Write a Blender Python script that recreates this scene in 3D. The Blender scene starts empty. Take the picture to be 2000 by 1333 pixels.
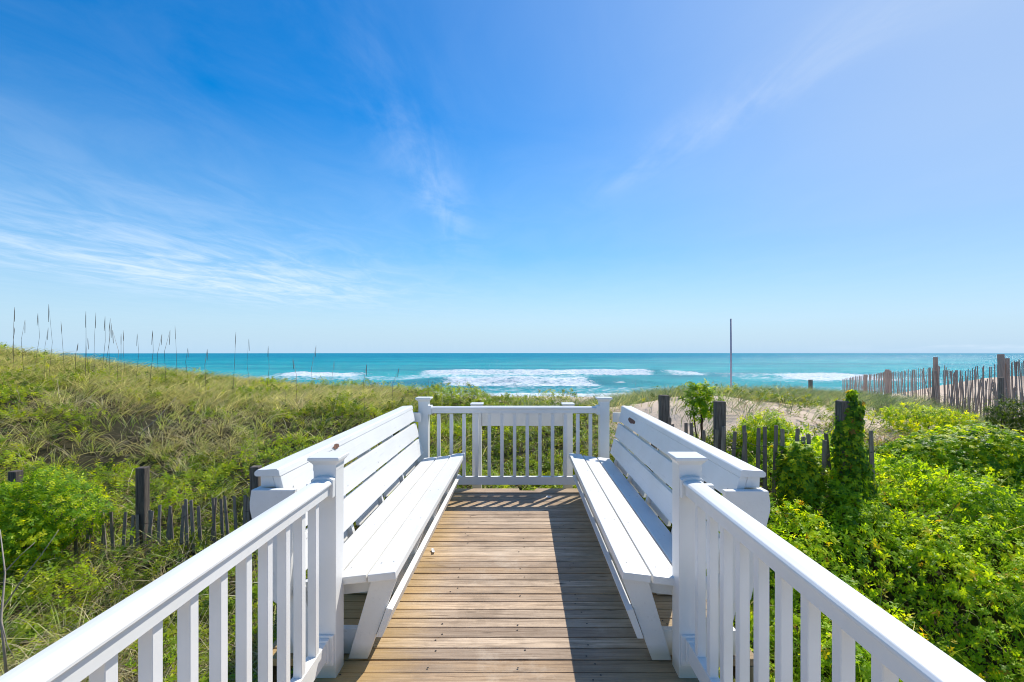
import bpy, bmesh, math, random
import numpy as np
from mathutils import Vector, Matrix

# ------------------------------------------------------------------ camera, sky, sun
scene = bpy.context.scene
COL = scene.collection
cam_d = bpy.data.cameras.new("camera")
cam = bpy.data.objects.new("camera", cam_d); COL.objects.link(cam)
cam.location = (0, 0, 1.5)
cam.rotation_euler = (math.radians(90), 0, 0)
cam_d.sensor_width = 36.0
cam_d.lens = 957 / 2000 * 36
cam_d.shift_x = -14 / 2000
cam_d.shift_y = 23.5 / 2000
cam_d.clip_start = 0.05
cam_d.clip_end = 60000
scene.camera = cam

SUN_V = Vector((0.52, 0.64, 1.0)).normalized()
ELEV = math.asin(SUN_V.z)
AZ = math.atan2(SUN_V.x, SUN_V.y)

world = bpy.data.worlds.new("World"); scene.world = world
world.use_nodes = True
nt = world.node_tree; nt.nodes.clear()
def N(t, typ, **kw):
    n = t.nodes.new(typ)
    for k, v in kw.items():
        if k in ('operation', 'blend_type', 'data_type', 'noise_dimensions', 'sky_type', 'interpolation', 'attribute_name',
                 'sun_disc', 'sun_elevation', 'sun_rotation', 'air_density', 'dust_density', 'ozone_density', 'altitude',
                 'feature', 'wave_type', 'bands_direction', 'use_clamp', 'distribution', 'invert', 'normalize', 'vector_type'):
            setattr(n, k, v)
        else:
            n.inputs[k].default_value = v
    return n
def L(t, a, b): t.links.new(a, b)
def MATH(t, op, a, b=None, c=None, clamp=False):
    n = t.nodes.new('ShaderNodeMath'); n.operation = op; n.use_clamp = clamp
    for i, v in enumerate((a, b, c)):
        if v is None: continue
        if isinstance(v, (int, float)): n.inputs[i].default_value = v
        else: t.links.new(v, n.inputs[i])
    return n.outputs[0]
def MIXC(t, fac, a, b, mode='MIX'):
    n = t.nodes.new('ShaderNodeMix'); n.data_type = 'RGBA'; n.blend_type = mode
    for sock, v in ((n.inputs[0], fac), (n.inputs[6], a), (n.inputs[7], b)):
        if isinstance(v, (int, float)): sock.default_value = v
        elif isinstance(v, tuple): sock.default_value = v if len(v) == 4 else (*v, 1)
        else: t.links.new(v, sock)
    return n.outputs[2]
def RAMP(t, fac, stops, interp='LINEAR'):
    n = t.nodes.new('ShaderNodeValToRGB'); n.color_ramp.interpolation = interp
    e = n.color_ramp.elements
    while len(e) < len(stops): e.new(0.5)
    for i, (p, c) in enumerate(stops):
        e[i].position = p
        e[i].color = (c, c, c, 1) if isinstance(c, (int, float)) else (*c, 1)
    t.links.new(fac, n.inputs[0])
    return n.outputs[0]

sky = N(nt, 'ShaderNodeTexSky', sky_type='NISHITA', sun_disc=False, sun_elevation=ELEV, sun_rotation=AZ,
        altitude=0.0, air_density=1.0, dust_density=0.2, ozone_density=3.0)
tc = nt.nodes.new('ShaderNodeTexCoord')
sep = nt.nodes.new('ShaderNodeSeparateXYZ'); L(nt, tc.outputs['Generated'], sep.inputs[0])
zc = MATH(nt, 'MAXIMUM', sep.outputs[2], 0.02)
CX = MATH(nt, 'DIVIDE', sep.outputs[0], zc)          # cirrus layer coordinates: position on a plane overhead
CY = MATH(nt, 'DIVIDE', sep.outputs[1], zc)
def gauss(x, c, w):
    d = MATH(nt, 'DIVIDE', MATH(nt, 'SUBTRACT', x, c), w)
    return MATH(nt, 'EXPONENT', MATH(nt, 'MULTIPLY', MATH(nt, 'MULTIPLY', d, d), -1.0))
comb = nt.nodes.new('ShaderNodeCombineXYZ')
L(nt, MATH(nt, 'MULTIPLY', CX, 1.0), comb.inputs[0]); L(nt, MATH(nt, 'MULTIPLY', CY, 0.55), comb.inputs[1])
n1 = N(nt, 'ShaderNodeTexNoise', Scale=1.9, Detail=9.0, Roughness=0.62, Distortion=0.7); L(nt, comb.outputs[0], n1.inputs['Vector'])
comb2 = nt.nodes.new('ShaderNodeCombineXYZ')
L(nt, MATH(nt, 'ADD', CX, MATH(nt, 'MULTIPLY', CY, 0.12)), comb2.inputs[0]); L(nt, MATH(nt, 'MULTIPLY', CY, 0.16), comb2.inputs[1])
n2 = N(nt, 'ShaderNodeTexNoise', Scale=5.0, Detail=8.0, Roughness=0.62, Distortion=1.2); L(nt, comb2.outputs[0], n2.inputs['Vector'])
fib = MATH(nt, 'ADD', MATH(nt, 'MULTIPLY', n1.outputs[0], 0.62), MATH(nt, 'MULTIPLY', n2.outputs[0], 0.38))
fibs = RAMP(nt, fib, [(0.37, 0.0), (0.72, 1.0)], 'EASE')
soft = RAMP(nt, n1.outputs[0], [(0.30, 0.0), (0.75, 1.0)], 'EASE')
bandL = MATH(nt, 'MULTIPLY', gauss(CX, -4.0, 1.9), gauss(CY, 6.6, 3.2))
bandM = MATH(nt, 'MULTIPLY', gauss(CX, -0.52, 0.16), gauss(CY, 3.2, 1.4))
lineX = MATH(nt, 'ADD', CX, MATH(nt, 'MULTIPLY', CY, 0.36))
bandR = MATH(nt, 'MULTIPLY', gauss(lineX, 1.62, 0.17), gauss(CY, 1.7, 1.1))
veil = MATH(nt, 'MULTIPLY', soft, 0.04)
cl = MATH(nt, 'MULTIPLY', fibs, MATH(nt, 'ADD', MATH(nt, 'MULTIPLY', bandL, 0.44), MATH(nt, 'ADD', MATH(nt, 'MULTIPLY', bandM, 0.26), MATH(nt, 'MULTIPLY', bandR, 0.42))))
cl = MATH(nt, 'ADD', cl, veil)
cl = MATH(nt, 'ADD', cl, MATH(nt, 'MULTIPLY', MATH(nt, 'MULTIPLY', bandL, soft), 0.34))
# low cloud bank far out over the sea on the right
az = MATH(nt, 'ARCTAN2', sep.outputs[0], sep.outputs[1])
comb3 = nt.nodes.new('ShaderNodeCombineXYZ'); L(nt, MATH(nt, 'MULTIPLY', az, 9.0), comb3.inputs[0]); L(nt, MATH(nt, 'MULTIPLY', sep.outputs[2], 70.0), comb3.inputs[1])
n3 = N(nt, 'ShaderNodeTexNoise', Scale=1.0, Detail=7.0, Roughness=0.62); L(nt, comb3.outputs[0], n3.inputs['Vector'])
topline = MATH(nt, 'ADD', 0.004, MATH(nt, 'MULTIPLY', MATH(nt, 'SUBTRACT', n3.outputs[0], 0.3), 0.055))
bank = RAMP(nt, MATH(nt, 'MULTIPLY', MATH(nt, 'SUBTRACT', topline, sep.outputs[2]), 60.0), [(0.25, 0.0), (0.8, 1.0)])
bank = MATH(nt, 'MULTIPLY', bank, RAMP(nt, az, [(0.50, 0.0), (0.78, 0.55)]))
cl = MATH(nt, 'ADD', cl, MATH(nt, 'MULTIPLY', bank, 0.55), clamp=True)
above = RAMP(nt, sep.outputs[2], [(0.0, 0.0), (0.01, 1.0)])
cl = MATH(nt, 'MULTIPLY', cl, above)
# pale haze painted into the sky on the sun's side, lower than the sun
vd = nt.nodes.new('ShaderNodeVectorMath'); vd.operation = 'DOT_PRODUCT'; L(nt, tc.outputs['Generated'], vd.inputs[0]); vd.inputs[1].default_value = Vector((0.75, 0.62, 0.55)).normalized()
dots = MATH(nt, 'MAXIMUM', vd.outputs['Value'], 0.0)
glow = MATH(nt, 'ADD', MATH(nt, 'MULTIPLY', MATH(nt, 'POWER', dots, 4.5), 0.80), 0.0)
hs = N(nt, 'ShaderNodeHueSaturation', Saturation=1.75, Value=1.06, Hue=0.502); L(nt, sky.outputs[0], hs.inputs['Color'])
hz = RAMP(nt, sep.outputs[2], [(0.0, 1.0), (0.07, 0.80), (0.20, 0.38), (0.42, 0.0)])
hsky = MIXC(nt, hz, hs.outputs[0], (3.3, 4.7, 6.0))
c0 = MIXC(nt, cl, hsky, (6.0, 6.7, 7.6))
c1 = MIXC(nt, MATH(nt, 'MULTIPLY', glow, RAMP(nt, sep.outputs[2], [(0.0, 0.25), (0.22, 1.0)])), c0, (3.25, 4.2, 5.75))
bg = nt.nodes.new('ShaderNodeBackground'); bg.inputs['Strength'].default_value = 0.09
L(nt, c1, bg.inputs['Color'])
wo = nt.nodes.new('ShaderNodeOutputWorld'); L(nt, bg.outputs[0], wo.inputs['Surface'])

sd = bpy.data.lights.new("sun", 'SUN'); sd.energy = 3.15; sd.angle = math.radians(0.53); sd.color = (1.0, 0.95, 0.865)
sun = bpy.data.objects.new("sun", sd); COL.objects.link(sun)
sun.rotation_euler = SUN_V.to_track_quat('Z', 'Y').to_euler(); sun.location = (10, 12, 20)

scene.render.engine = 'CYCLES'
scene.cycles.use_denoising = True; scene.cycles.pixel_filter_type = 'BLACKMAN_HARRIS'; scene.cycles.filter_width = 1.0; scene.cycles.sample_clamp_indirect = 4.0
scene.cycles.max_bounces = 8; scene.cycles.transparent_max_bounces = 8
vs = scene.view_settings
vs.view_transform = 'Standard'; vs.look = 'None'; vs.exposure = 0.78; vs.gamma = 1.0; vs.use_curve_mapping = False

rnd = random.Random(7)
rng = np.random.default_rng(11)
F = 957.0
def P(u, v, d): return Vector(((u - 1014) / F * d, d, 1.5 - (v - 690) / F * d))

# ------------------------------------------------------------------ materials
def new_mat(name):
    m = bpy.data.materials.new(name); m.use_nodes = True
    t = m.node_tree
    return m, t, t.nodes['Principled BSDF']
def bump(t, height, strength, dist, normal_in):
    b = t.nodes.new('ShaderNodeBump'); b.inputs['Strength'].default_value = strength; b.inputs['Distance'].default_value = dist
    L(t, height, b.inputs['Height']); L(t, b.outputs[0], normal_in); return b

def mat_white(name, grain=False, base=(0.80, 0.795, 0.775)):
    m, t, p = new_mat(name)
    tc = t.nodes.new('ShaderNodeTexCoord')
    mp = t.nodes.new('ShaderNodeMapping'); L(t, tc.outputs['Object'], mp.inputs[0])
    mp.inputs['Scale'].default_value = (9, 0.7, 9) if grain else (3, 3, 1)
    n = N(t, 'ShaderNodeTexNoise', Scale=5.0, Detail=8.0, Roughness=0.65); L(t, mp.outputs[0], n.inputs['Vector'])
    n2 = N(t, 'ShaderNodeTexNoise', Scale=2.3, Detail=5.0, Roughness=0.6); L(t, tc.outputs['Object'], n2.inputs['Vector'])
    c = MIXC(t, RAMP(t, n2.outputs[0], [(0.35, 0.0), (0.8, 1.0)]), base, (base[0]*0.88, base[1]*0.87, base[2]*0.83))
    if grain:
        c = MIXC(t, RAMP(t, n.outputs[0], [(0.58, 0.0), (0.72, 0.3)]), c, (0.50, 0.49, 0.47))
    n4 = N(t, 'ShaderNodeTexNoise', Scale=38.0, Detail=3.0); L(t, tc.outputs['Object'], n4.inputs['Vector'])
    c = MIXC(t, RAMP(t, n4.outputs[0], [(0.70, 0.0), (0.78, 0.35 if grain else 0.12)]), c, (0.42, 0.38, 0.33))
    # splash dirt where timbers meet the deck
    g = t.nodes.new('ShaderNodeNewGeometry'); s = t.nodes.new('ShaderNodeSeparateXYZ'); L(t, g.outputs['Position'], s.inputs[0])
    zz = MATH(t, 'ADD', s.outputs[2], MATH(t, 'MULTIPLY', n2.outputs[0], -0.06))
    dirt = RAMP(t, zz, [(0.0, 0.6), (0.055, 0.0)])
    c = MIXC(t, dirt, c, (0.47, 0.42, 0.27))
    L(t, c, p.inputs['Base Color'])
    p.inputs['Roughness'].default_value = 0.42 if grain else 0.34
    p.inputs['Specular IOR Level'].default_value = 0.4
    bump(t, n.outputs[0], 0.35 if grain else 0.06, 0.004, p.inputs['Normal'])
    return m
M_VINYL = mat_white('white_vinyl_paint')
M_BENCH = mat_white('white_painted_timber', True, (0.77, 0.765, 0.745))

def mat_deck():
    m, t, p = new_mat('weathered_deck_wood')
    tc = t.nodes.new('ShaderNodeTexCoord'); oi = t.nodes.new('ShaderNodeObjectInfo')
    off = t.nodes.new('ShaderNodeVectorMath'); off.operation = 'ADD'
    cb = t.nodes.new('ShaderNodeCombineXYZ'); r40 = MATH(t, 'MULTIPLY', oi.outputs['Random'], 40.0)
    L(t, r40, cb.inputs[0]); L(t, r40, cb.inputs[1]); L(t, r40, cb.inputs[2])
    L(t, tc.outputs['Object'], off.inputs[0]); L(t, cb.outputs[0], off.inputs[1])
    mp = t.nodes.new('ShaderNodeMapping'); L(t, off.outputs[0], mp.inputs[0]); mp.inputs['Scale'].default_value = (0.8, 24, 24)
    g1 = N(t, 'ShaderNodeTexNoise', Scale=2.6, Detail=10.0, Roughness=0.78, Distortion=0.6); L(t, mp.outputs[0], g1.inputs['Vector'])
    mp2 = t.nodes.new('ShaderNodeMapping'); L(t, off.outputs[0], mp2.inputs[0]); mp2.inputs['Scale'].default_value = (1.6, 85, 85)
    g2 = N(t, 'ShaderNodeTexNoise', Scale=1.7, Detail=7.0, Roughness=0.7, Distortion=0.9); L(t, mp2.outputs[0], g2.inputs['Vector'])
    mp3 = t.nodes.new('ShaderNodeMapping'); L(t, off.outputs[0], mp3.inputs[0]); mp3.inputs['Scale'].default_value = (2.0, 9.0, 9.0)
    g3 = N(t, 'ShaderNodeTexNoise', Scale=1.6, Detail=5.0, Roughness=0.6); L(t, mp3.outputs[0], g3.inputs['Vector'])
    c = RAMP(t, oi.outputs['Random'], [(0.0, (0.44, 0.30, 0.18)), (0.2, (0.70, 0.52, 0.35)), (0.4, (0.47, 0.35, 0.245)), (0.6, (0.74, 0.57, 0.40)), (0.8, (0.38, 0.285, 0.205)), (1.0, (0.67, 0.48, 0.31))])
    c = MIXC(t, RAMP(t, g3.outputs[0], [(0.44, 0.0), (0.66, 0.7)]), c, (0.36, 0.275, 0.20))
    c = MIXC(t, RAMP(t, g1.outputs[0], [(0.47, 0.0), (0.66, 0.6)]), c, (0.22, 0.155, 0.105))
    c = MIXC(t, RAMP(t, g2.outputs[0], [(0.51, 0.0), (0.60, 0.75)]), c, (0.15, 0.095, 0.06))
    c = MIXC(t, RAMP(t, g2.outputs[0], [(0.28, 0.45), (0.42, 0.0)]), c, (0.66, 0.55, 0.43))
    g5 = N(t, 'ShaderNodeTexNoise', Scale=2.4, Detail=6.0, Roughness=0.7); gp = t.nodes.new('ShaderNodeNewGeometry'); L(t, gp.outputs['Position'], g5.inputs['Vector'])
    c = MIXC(t, RAMP(t, g5.outputs[0], [(0.52, 0.0), (0.66, 0.5)]), c, (0.23, 0.165, 0.11))
    c = MIXC(t, RAMP(t, g5.outputs[0], [(0.30, 0.45), (0.44, 0.0)]), c, (0.64, 0.53, 0.40))
    # knots
    mpk = t.nodes.new('ShaderNodeMapping'); L(t, off.outputs[0], mpk.inputs[0]); mpk.inputs['Scale'].default_value = (2.6, 10, 0.1)
    vo = N(t, 'ShaderNodeTexVoronoi', Scale=1.0); L(t, mpk.outputs[0], vo.inputs['Vector'])
    kn = RAMP(t, vo.outputs['Distance'], [(0.05, 0.9), (0.14, 0.0)])
    c = MIXC(t, kn, c, (0.07, 0.042, 0.028))
    # ochre algae tint along the foot of the left bench
    g = t.nodes.new('ShaderNodeNewGeometry'); s = t.nodes.new('ShaderNodeSeparateXYZ'); L(t, g.outputs['Position'], s.inputs[0])
    e = MATH(t, 'ADD', s.outputs[0], MATH(t, 'MULTIPLY', g3.outputs[0], 0.35))
    c = MIXC(t, RAMP(t, MATH(t, 'ADD', e, 1.0), [(0.38, 0.65), (0.72, 0.0)]), c, (0.46, 0.29, 0.085))
    c = MIXC(t, RAMP(t, MATH(t, 'SUBTRACT', e, 0.2), [(0.30, 0.0), (0.6, 0.5)]), c, (0.30, 0.225, 0.11))
    L(t, c, p.inputs['Base Color'])
    p.inputs['Roughness'].default_value = 0.78; p.inputs['Specular IOR Level'].default_value = 0.2
    h = MATH(t, 'ADD', MATH(t, 'MULTIPLY', g1.outputs[0], -0.6), MATH(t, 'MULTIPLY', g2.outputs[0], -0.6))
    bump(t, h, 0.7, 0.006, p.inputs['Normal'])
    return m
M_DECK = mat_deck()

def mat_greywood(name, c0, c1, c2):
    m, t, p = new_mat(name)
    tc = t.nodes.new('ShaderNodeTexCoord'); oi = t.nodes.new('ShaderNodeObjectInfo')
    mp = t.nodes.new('ShaderNodeMapping'); L(t, tc.outputs['Object'], mp.inputs[0]); mp.inputs['Scale'].default_value = (30, 30, 2.2)
    n = N(t, 'ShaderNodeTexNoise', Scale=1.6, Detail=7.0, Roughness=0.7, Distortion=0.4); L(t, mp.outputs[0], n.inputs['Vector'])
    c = MIXC(t, oi.outputs['Random'], c0, c1)
    c = MIXC(t, RAMP(t, n.outputs[0], [(0.42, 0.0), (0.66, 0.9)]), c, c2)
    L(t, c, p.inputs['Base Color']); p.inputs['Roughness'].default_value = 0.88; p.inputs['Specular IOR Level'].default_value = 0.15
    bump(t, n.outputs[0], 0.7, 0.01, p.inputs['Normal'])
    return m
M_SLAT = mat_greywood('grey_weathered_slat', (0.38, 0.33, 0.28), (0.26, 0.22, 0.185), (0.12, 0.095, 0.08))
M_POST = mat_greywood('dark_weathered_post', (0.19, 0.16, 0.135), (0.13, 0.108, 0.09), (0.05, 0.042, 0.036))
M_REDSLAT = mat_greywood('reddish_weathered_slat', (0.55, 0.45, 0.385), (0.44, 0.35, 0.295), (0.28, 0.215, 0.18))
M_BARE = mat_greywood('bare_wood', (0.24, 0.13, 0.09), (0.20, 0.11, 0.08), (0.10, 0.06, 0.045))
M_JOIST = mat_greywood('treated_joist', (0.30, 0.25, 0.14), (0.26, 0.21, 0.12), (0.12, 0.10, 0.06))

def mat_simple(name, col, rough=0.6, metal=0.0, spec=0.3):
    m, t, p = new_mat(name)
    tc = t.nodes.new('ShaderNodeTexCoord')
    n = N(t, 'ShaderNodeTexNoise', Scale=14.0, Detail=5.0); L(t, tc.outputs['Object'], n.inputs['Vector'])
    c = MIXC(t, n.outputs[0], tuple(x * 0.75 for x in col), tuple(min(1, x * 1.2) for x in col))
    L(t, c, p.inputs['Base Color']); p.inputs['Roughness'].default_value = rough; p.inputs['Metallic'].default_value = metal
    p.inputs['Specular IOR Level'].default_value = spec
    return m
M_WIRE = mat_simple('rusty_wire', (0.09, 0.075, 0.06), 0.7)
M_POLE = mat_simple('weathered_pole_paint', (0.47, 0.47, 0.53), 0.5)
M_TWIG = mat_simple('dry_grey_twig', (0.34, 0.29, 0.24), 0.9)
M_STEM = mat_simple('brown_stem', (0.10, 0.065, 0.04), 0.9)
M_OAT = mat_simple('dried_sea_oat', (0.17, 0.14, 0.115), 0.9)
M_SCREW = mat_simple('dark_screw', (0.05, 0.04, 0.035), 0.6)
M_SCREWW = mat_simple('painted_screw', (0.36, 0.35, 0.34), 0.5)
M_FLAKE = mat_simple('white_paint_flake', (0.75, 0.75, 0.74), 0.5)

def mat_leaf(name, trans=0.38, gloss=0.42, spec=0.35, tint=(1.35, 1.25, 0.5)):
    m = bpy.data.materials.new(name); m.use_nodes = True; t = m.node_tree; t.nodes.clear()
    a = t.nodes.new('ShaderNodeAttribute'); a.attribute_name = 'col'
    p = t.nodes.new('ShaderNodeBsdfPrincipled'); L(t, a.outputs['Color'], p.inputs['Base Color'])
    p.inputs['Roughness'].default_value = gloss; p.inputs['Specular IOR Level'].default_value = spec
    tr = t.nodes.new('ShaderNodeBsdfTranslucent')
    L(t, MIXC(t, 1.0, a.outputs['Color'], tint, 'MULTIPLY'), tr.inputs['Color'])
    mx = t.nodes.new('ShaderNodeMixShader'); mx.inputs[0].default_value = trans
    L(t, p.outputs[0], mx.inputs[1]); L(t, tr.outputs[0], mx.inputs[2])
    o = t.nodes.new('ShaderNodeOutputMaterial'); L(t, mx.outputs[0], o.inputs[0])
    return m
M_LEAF = mat_leaf('vine_leaf', 0.56, 0.45, 0.22, (1.9, 1.65, 0.3))
M_GRASS = mat_leaf('grass_blade', 0.42, 0.55, 0.2, (1.5, 1.5, 0.7))

def mat_sand():
    m, t, p = new_mat('dune_sand')
    g = t.nodes.new('ShaderNodeNewGeometry')
    n = N(t, 'ShaderNodeTexNoise', Scale=0.8, Detail=9.0, Roughness=0.65); L(t, g.outputs['Position'], n.inputs['Vector'])
    nf = N(t, 'ShaderNodeTexNoise', Scale=9.0, Detail=8.0, Roughness=0.75); L(t, g.outputs['Position'], nf.inputs['Vector'])
    c = MIXC(t, n.outputs[0], (0.60, 0.46, 0.34), (0.74, 0.60, 0.46))
    c = MIXC(t, RAMP(t, nf.outputs[0], [(0.52, 0.0), (0.75, 0.35)]), c, (0.36, 0.26, 0.19))
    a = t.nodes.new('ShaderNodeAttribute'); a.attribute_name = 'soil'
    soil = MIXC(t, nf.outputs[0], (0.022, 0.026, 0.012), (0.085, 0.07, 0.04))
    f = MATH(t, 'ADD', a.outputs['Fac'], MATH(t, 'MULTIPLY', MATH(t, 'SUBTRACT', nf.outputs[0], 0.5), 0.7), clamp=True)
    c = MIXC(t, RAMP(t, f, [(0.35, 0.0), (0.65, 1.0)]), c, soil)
    L(t, c, p.inputs['Base Color']); p.inputs['Roughness'].default_value = 0.95; p.inputs['Specular IOR Level'].default_value = 0.1
    bump(t, nf.outputs[0], 0.8, 0.05, p.inputs['Normal'])
    return m
M_SAND = mat_sand()

def mat_sea():
    m = bpy.data.materials.new('sea_water'); m.use_nodes = True; t = m.node_tree; t.nodes.clear()
    g = t.nodes.new('ShaderNodeNewGeometry')
    s = t.nodes.new('ShaderNodeSeparateXYZ'); L(t, g.outputs['Position'], s.inputs[0])
    mp = t.nodes.new('ShaderNodeMapping'); L(t, g.outputs['Position'], mp.inputs[0]); mp.inputs['Scale'].default_value = (0.045, 0.14, 0.14)
    n1 = N(t, 'ShaderNodeTexNoise', Scale=1.0, Detail=8.0, Roughness=0.62); L(t, mp.outputs[0], n1.inputs['Vector'])
    mp2 = t.nodes.new('ShaderNodeMapping'); L(t, g.outputs['Position'], mp2.inputs[0]); mp2.inputs['Scale'].default_value = (0.006, 0.022, 0.02)
    n2 = N(t, 'ShaderNodeTexNoise', Scale=1.0, Detail=8.0, Roughness=0.65); L(t, mp2.outputs[0], n2.inputs['Vector'])
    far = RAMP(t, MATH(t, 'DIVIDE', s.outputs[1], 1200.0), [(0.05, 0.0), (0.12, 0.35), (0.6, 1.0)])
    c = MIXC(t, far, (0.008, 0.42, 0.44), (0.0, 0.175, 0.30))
    c = MIXC(t, RAMP(t, n2.outputs[0], [(0.42, 0.0), (0.60, 0.8)]), c, (0.0, 0.19, 0.275))
    c = MIXC(t, RAMP(t, n1.outputs[0], [(0.50, 0.0), (0.70, 0.7)]), c, (0.06, 0.50, 0.50))
    # foam
    a = t.nodes.new('ShaderNodeAttribute'); a.attribute_name = 'foam'
    mp3 = t.nodes.new('ShaderNodeMapping'); L(t, g.outputs['Position'], mp3.inputs[0]); mp3.inputs['Scale'].default_value = (0.8, 1.3, 1.3)
    n3 = N(t, 'ShaderNodeTexNoise', Scale=1.0, Detail=9.0, Roughness=0.72); L(t, mp3.outputs[0], n3.inputs['Vector'])
    f = MATH(t, 'ADD', a.outputs['Fac'], MATH(t, 'MULTIPLY', MATH(t, 'SUBTRACT', n3.outputs[0], 0.5), 2.6))
    f = RAMP(t, f, [(0.36, 0.0), (0.80, 1.0)])
    nv = N(t, 'ShaderNodeTexNoise', Scale=1.9, Detail=6.0, Roughness=0.7); L(t, mp3.outputs[0], nv.inputs['Vector'])
    # scattered whitecaps far out
    mp4 = t.nodes.new('ShaderNodeMapping'); L(t, g.outputs['Position'], mp4.inputs[0]); mp4.inputs['Scale'].default_value = (0.06, 0.12, 0.1)
    n4 = N(t, 'ShaderNodeTexNoise', Scale=1.0, Detail=6.0, Roughness=0.7); L(t, mp4.outputs[0], n4.inputs['Vector'])
    wc = RAMP(t, n4.outputs[0], [(0.68, 0.0), (0.73, 0.75)])
    f = MATH(t, 'MAXIMUM', f, wc)
    fc = MIXC(t, RAMP(t, nv.outputs[0], [(0.42, 0.0), (0.58, 1.0)]), (0.46, 0.56, 0.60), (0.74, 0.76, 0.77))  # blue-grey patches in the foam colour stand in for its shaded faces
    c = MIXC(t, f, c, fc)
    # water body seen between wave facets, plus the facets' own reflection (slope-averaged Fresnel)
    df = t.nodes.new('ShaderNodeBsdfDiffuse'); L(t, c, df.inputs['Color'])
    gl = t.nodes.new('ShaderNodeBsdfGlossy'); gl.inputs['Roughness'].default_value = 0.27
    h = MATH(t, 'ADD', MATH(t, 'MULTIPLY', n3.outputs[0], 0.5), n1.outputs[0])
    nb = N(t, 'ShaderNodeTexNoise', Scale=1.6, Detail=6.0, Roughness=0.65); L(t, g.outputs['Position'], nb.inputs['Vector'])
    h = MATH(t, 'ADD', h, MATH(t, 'MULTIPLY', nb.outputs[0], 0.35))
    b_ = bump(t, h, 1.0, 1.1, gl.inputs['Normal']); L(t, b_.outputs[0], df.inputs['Normal'])
    L(t, MATH(t, 'SUBTRACT', 1.0, MATH(t, 'MULTIPLY', f, 0.8)), b_.inputs['Strength'])
    mx = t.nodes.new('ShaderNodeMixShader')
    L(t, MATH(t, 'MULTIPLY', MATH(t, 'SUBTRACT', 1.0, f), 0.085), mx.inputs[0])
    L(t, df.outputs[0], mx.inputs[1]); L(t, gl.outputs[0], mx.inputs[2])
    o = t.nodes.new('ShaderNodeOutputMaterial'); L(t, mx.outputs[0], o.inputs[0])
    return m
M_SEA = mat_sea()

# ------------------------------------------------------------------ helpers
def link(name, me, mat=None, parent=None, loc=None, **props):
    o = bpy.data.objects.new(name, me); COL.objects.link(o)
    if mat is not None and me is not None and not me.materials: me.materials.append(mat)
    if parent is not None: o.parent = parent
    if loc is not None: o.location = loc
    for k, v in props.items(): o[k] = v
    return o
def thing(name, label, category, loc=(0, 0, 0), group=None):
    o = bpy.data.objects.new(name, None); COL.objects.link(o); o.location = loc
    o.empty_display_size = 0.2
    o['label'] = label; o['category'] = category
    if group: o['group'] = group
    return o
def box_bm(bm, x0, x1, y0, y1, z0, z1, M=None):
    vs_ = [bm.verts.new(v) for v in ((x0,y0,z0),(x1,y0,z0),(x1,y1,z0),(x0,y1,z0),(x0,y0,z1),(x1,y0,z1),(x1,y1,z1),(x0,y1,z1))]
    if M is not None:
        for v in vs_: v.co = M @ v.co
    for f in ((0,3,2,1),(4,5,6,7),(0,1,5,4),(1,2,6,5),(2,3,7,6),(3,0,4,7)): bm.faces.new([vs_[i] for i in f])
def finish(bm, bevel=0.0, seg=2, smooth=False):
    bmesh.ops.recalc_face_normals(bm, faces=bm.faces)
    if bevel > 0:
        bmesh.ops.bevel(bm, geom=bm.edges[:], offset=bevel, segments=seg, profile=0.6, affect='EDGES', clamp_overlap=True)
    me = bpy.data.meshes.new('m'); bm.to_mesh(me); bm.free()
    if smooth:
        for p_ in me.polygons: p_.use_smooth = True
    return me
def box_me(x0, x1, y0, y1, z0, z1, bevel=0.003, seg=2):
    bm = bmesh.new(); box_bm(bm, x0, x1, y0, y1, z0, z1); return finish(bm, bevel, seg)
def prism_me(poly, y0, y1, bevel=0.003, axis='y', seg=2):
    """extrude polygon of (x,z) along y"""
    bm = bmesh.new()
    a = [bm.verts.new((x, y0, z)) for x, z in poly]; b = [bm.verts.new((x, y1, z)) for x, z in poly]
    n = len(poly)
    bm.faces.new(a); bm.faces.new(b[::-1])
    for i in range(n): bm.faces.new((a[i], b[i], b[(i+1) % n], a[(i+1) % n]))
    return finish(bm, bevel, seg)
def tube_me(pts, radii, n=6):
    bm = bmesh.new(); rings = []
    for i, p_ in enumerate(pts):
        p_ = Vector(p_); d = (Vector(pts[min(i+1, len(pts)-1)]) - Vector(pts[max(i-1, 0)])).normalized()
        q = d.to_track_quat('Z', 'Y'); r = radii[i] if hasattr(radii, '__len__') else radii
        rings.append([bm.verts.new(p_ + q @ Vector((r*math.cos(2*math.pi*k/n), r*math.sin(2*math.pi*k/n), 0))) for k in range(n)])
    for a, b in zip(rings, rings[1:]):
        for k in range(n): bm.faces.new((a[k], a[(k+1) % n], b[(k+1) % n], b[k]))
    bm.faces.new(rings[0][::-1]); bm.faces.new(rings[-1])
    return finish(bm, 0, 1, True)

def hash2(ix, iy, seed):
    h = (ix.astype(np.int64) * 374761393 + iy.astype(np.int64) * 668265263 + seed * 1442695041) & 0xffffffff
    h = ((h ^ (h >> 13)) * 1274126177) & 0xffffffff
    return ((h ^ (h >> 16)) & 0xffff) / 65535.0
def vnoise(x, y, seed=0):
    ix = np.floor(x); iy = np.floor(y); fx = x - ix; fy = y - iy
    fx = fx*fx*(3-2*fx); fy = fy*fy*(3-2*fy)
    a = hash2(ix, iy, seed); b = hash2(ix+1, iy, seed); c = hash2(ix, iy+1, seed); d = hash2(ix+1, iy+1, seed)
    return (a*(1-fx)+b*fx)*(1-fy) + (c*(1-fx)+d*fx)*fy
def fbm(x, y, seed=0, octv=4):
    s = 0; a = 0.5; tot = 0
    for i in range(octv):
        s = s + a*vnoise(x*2**i, y*2**i, seed+i*17); tot += a; a *= 0.5
    return s/tot
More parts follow.
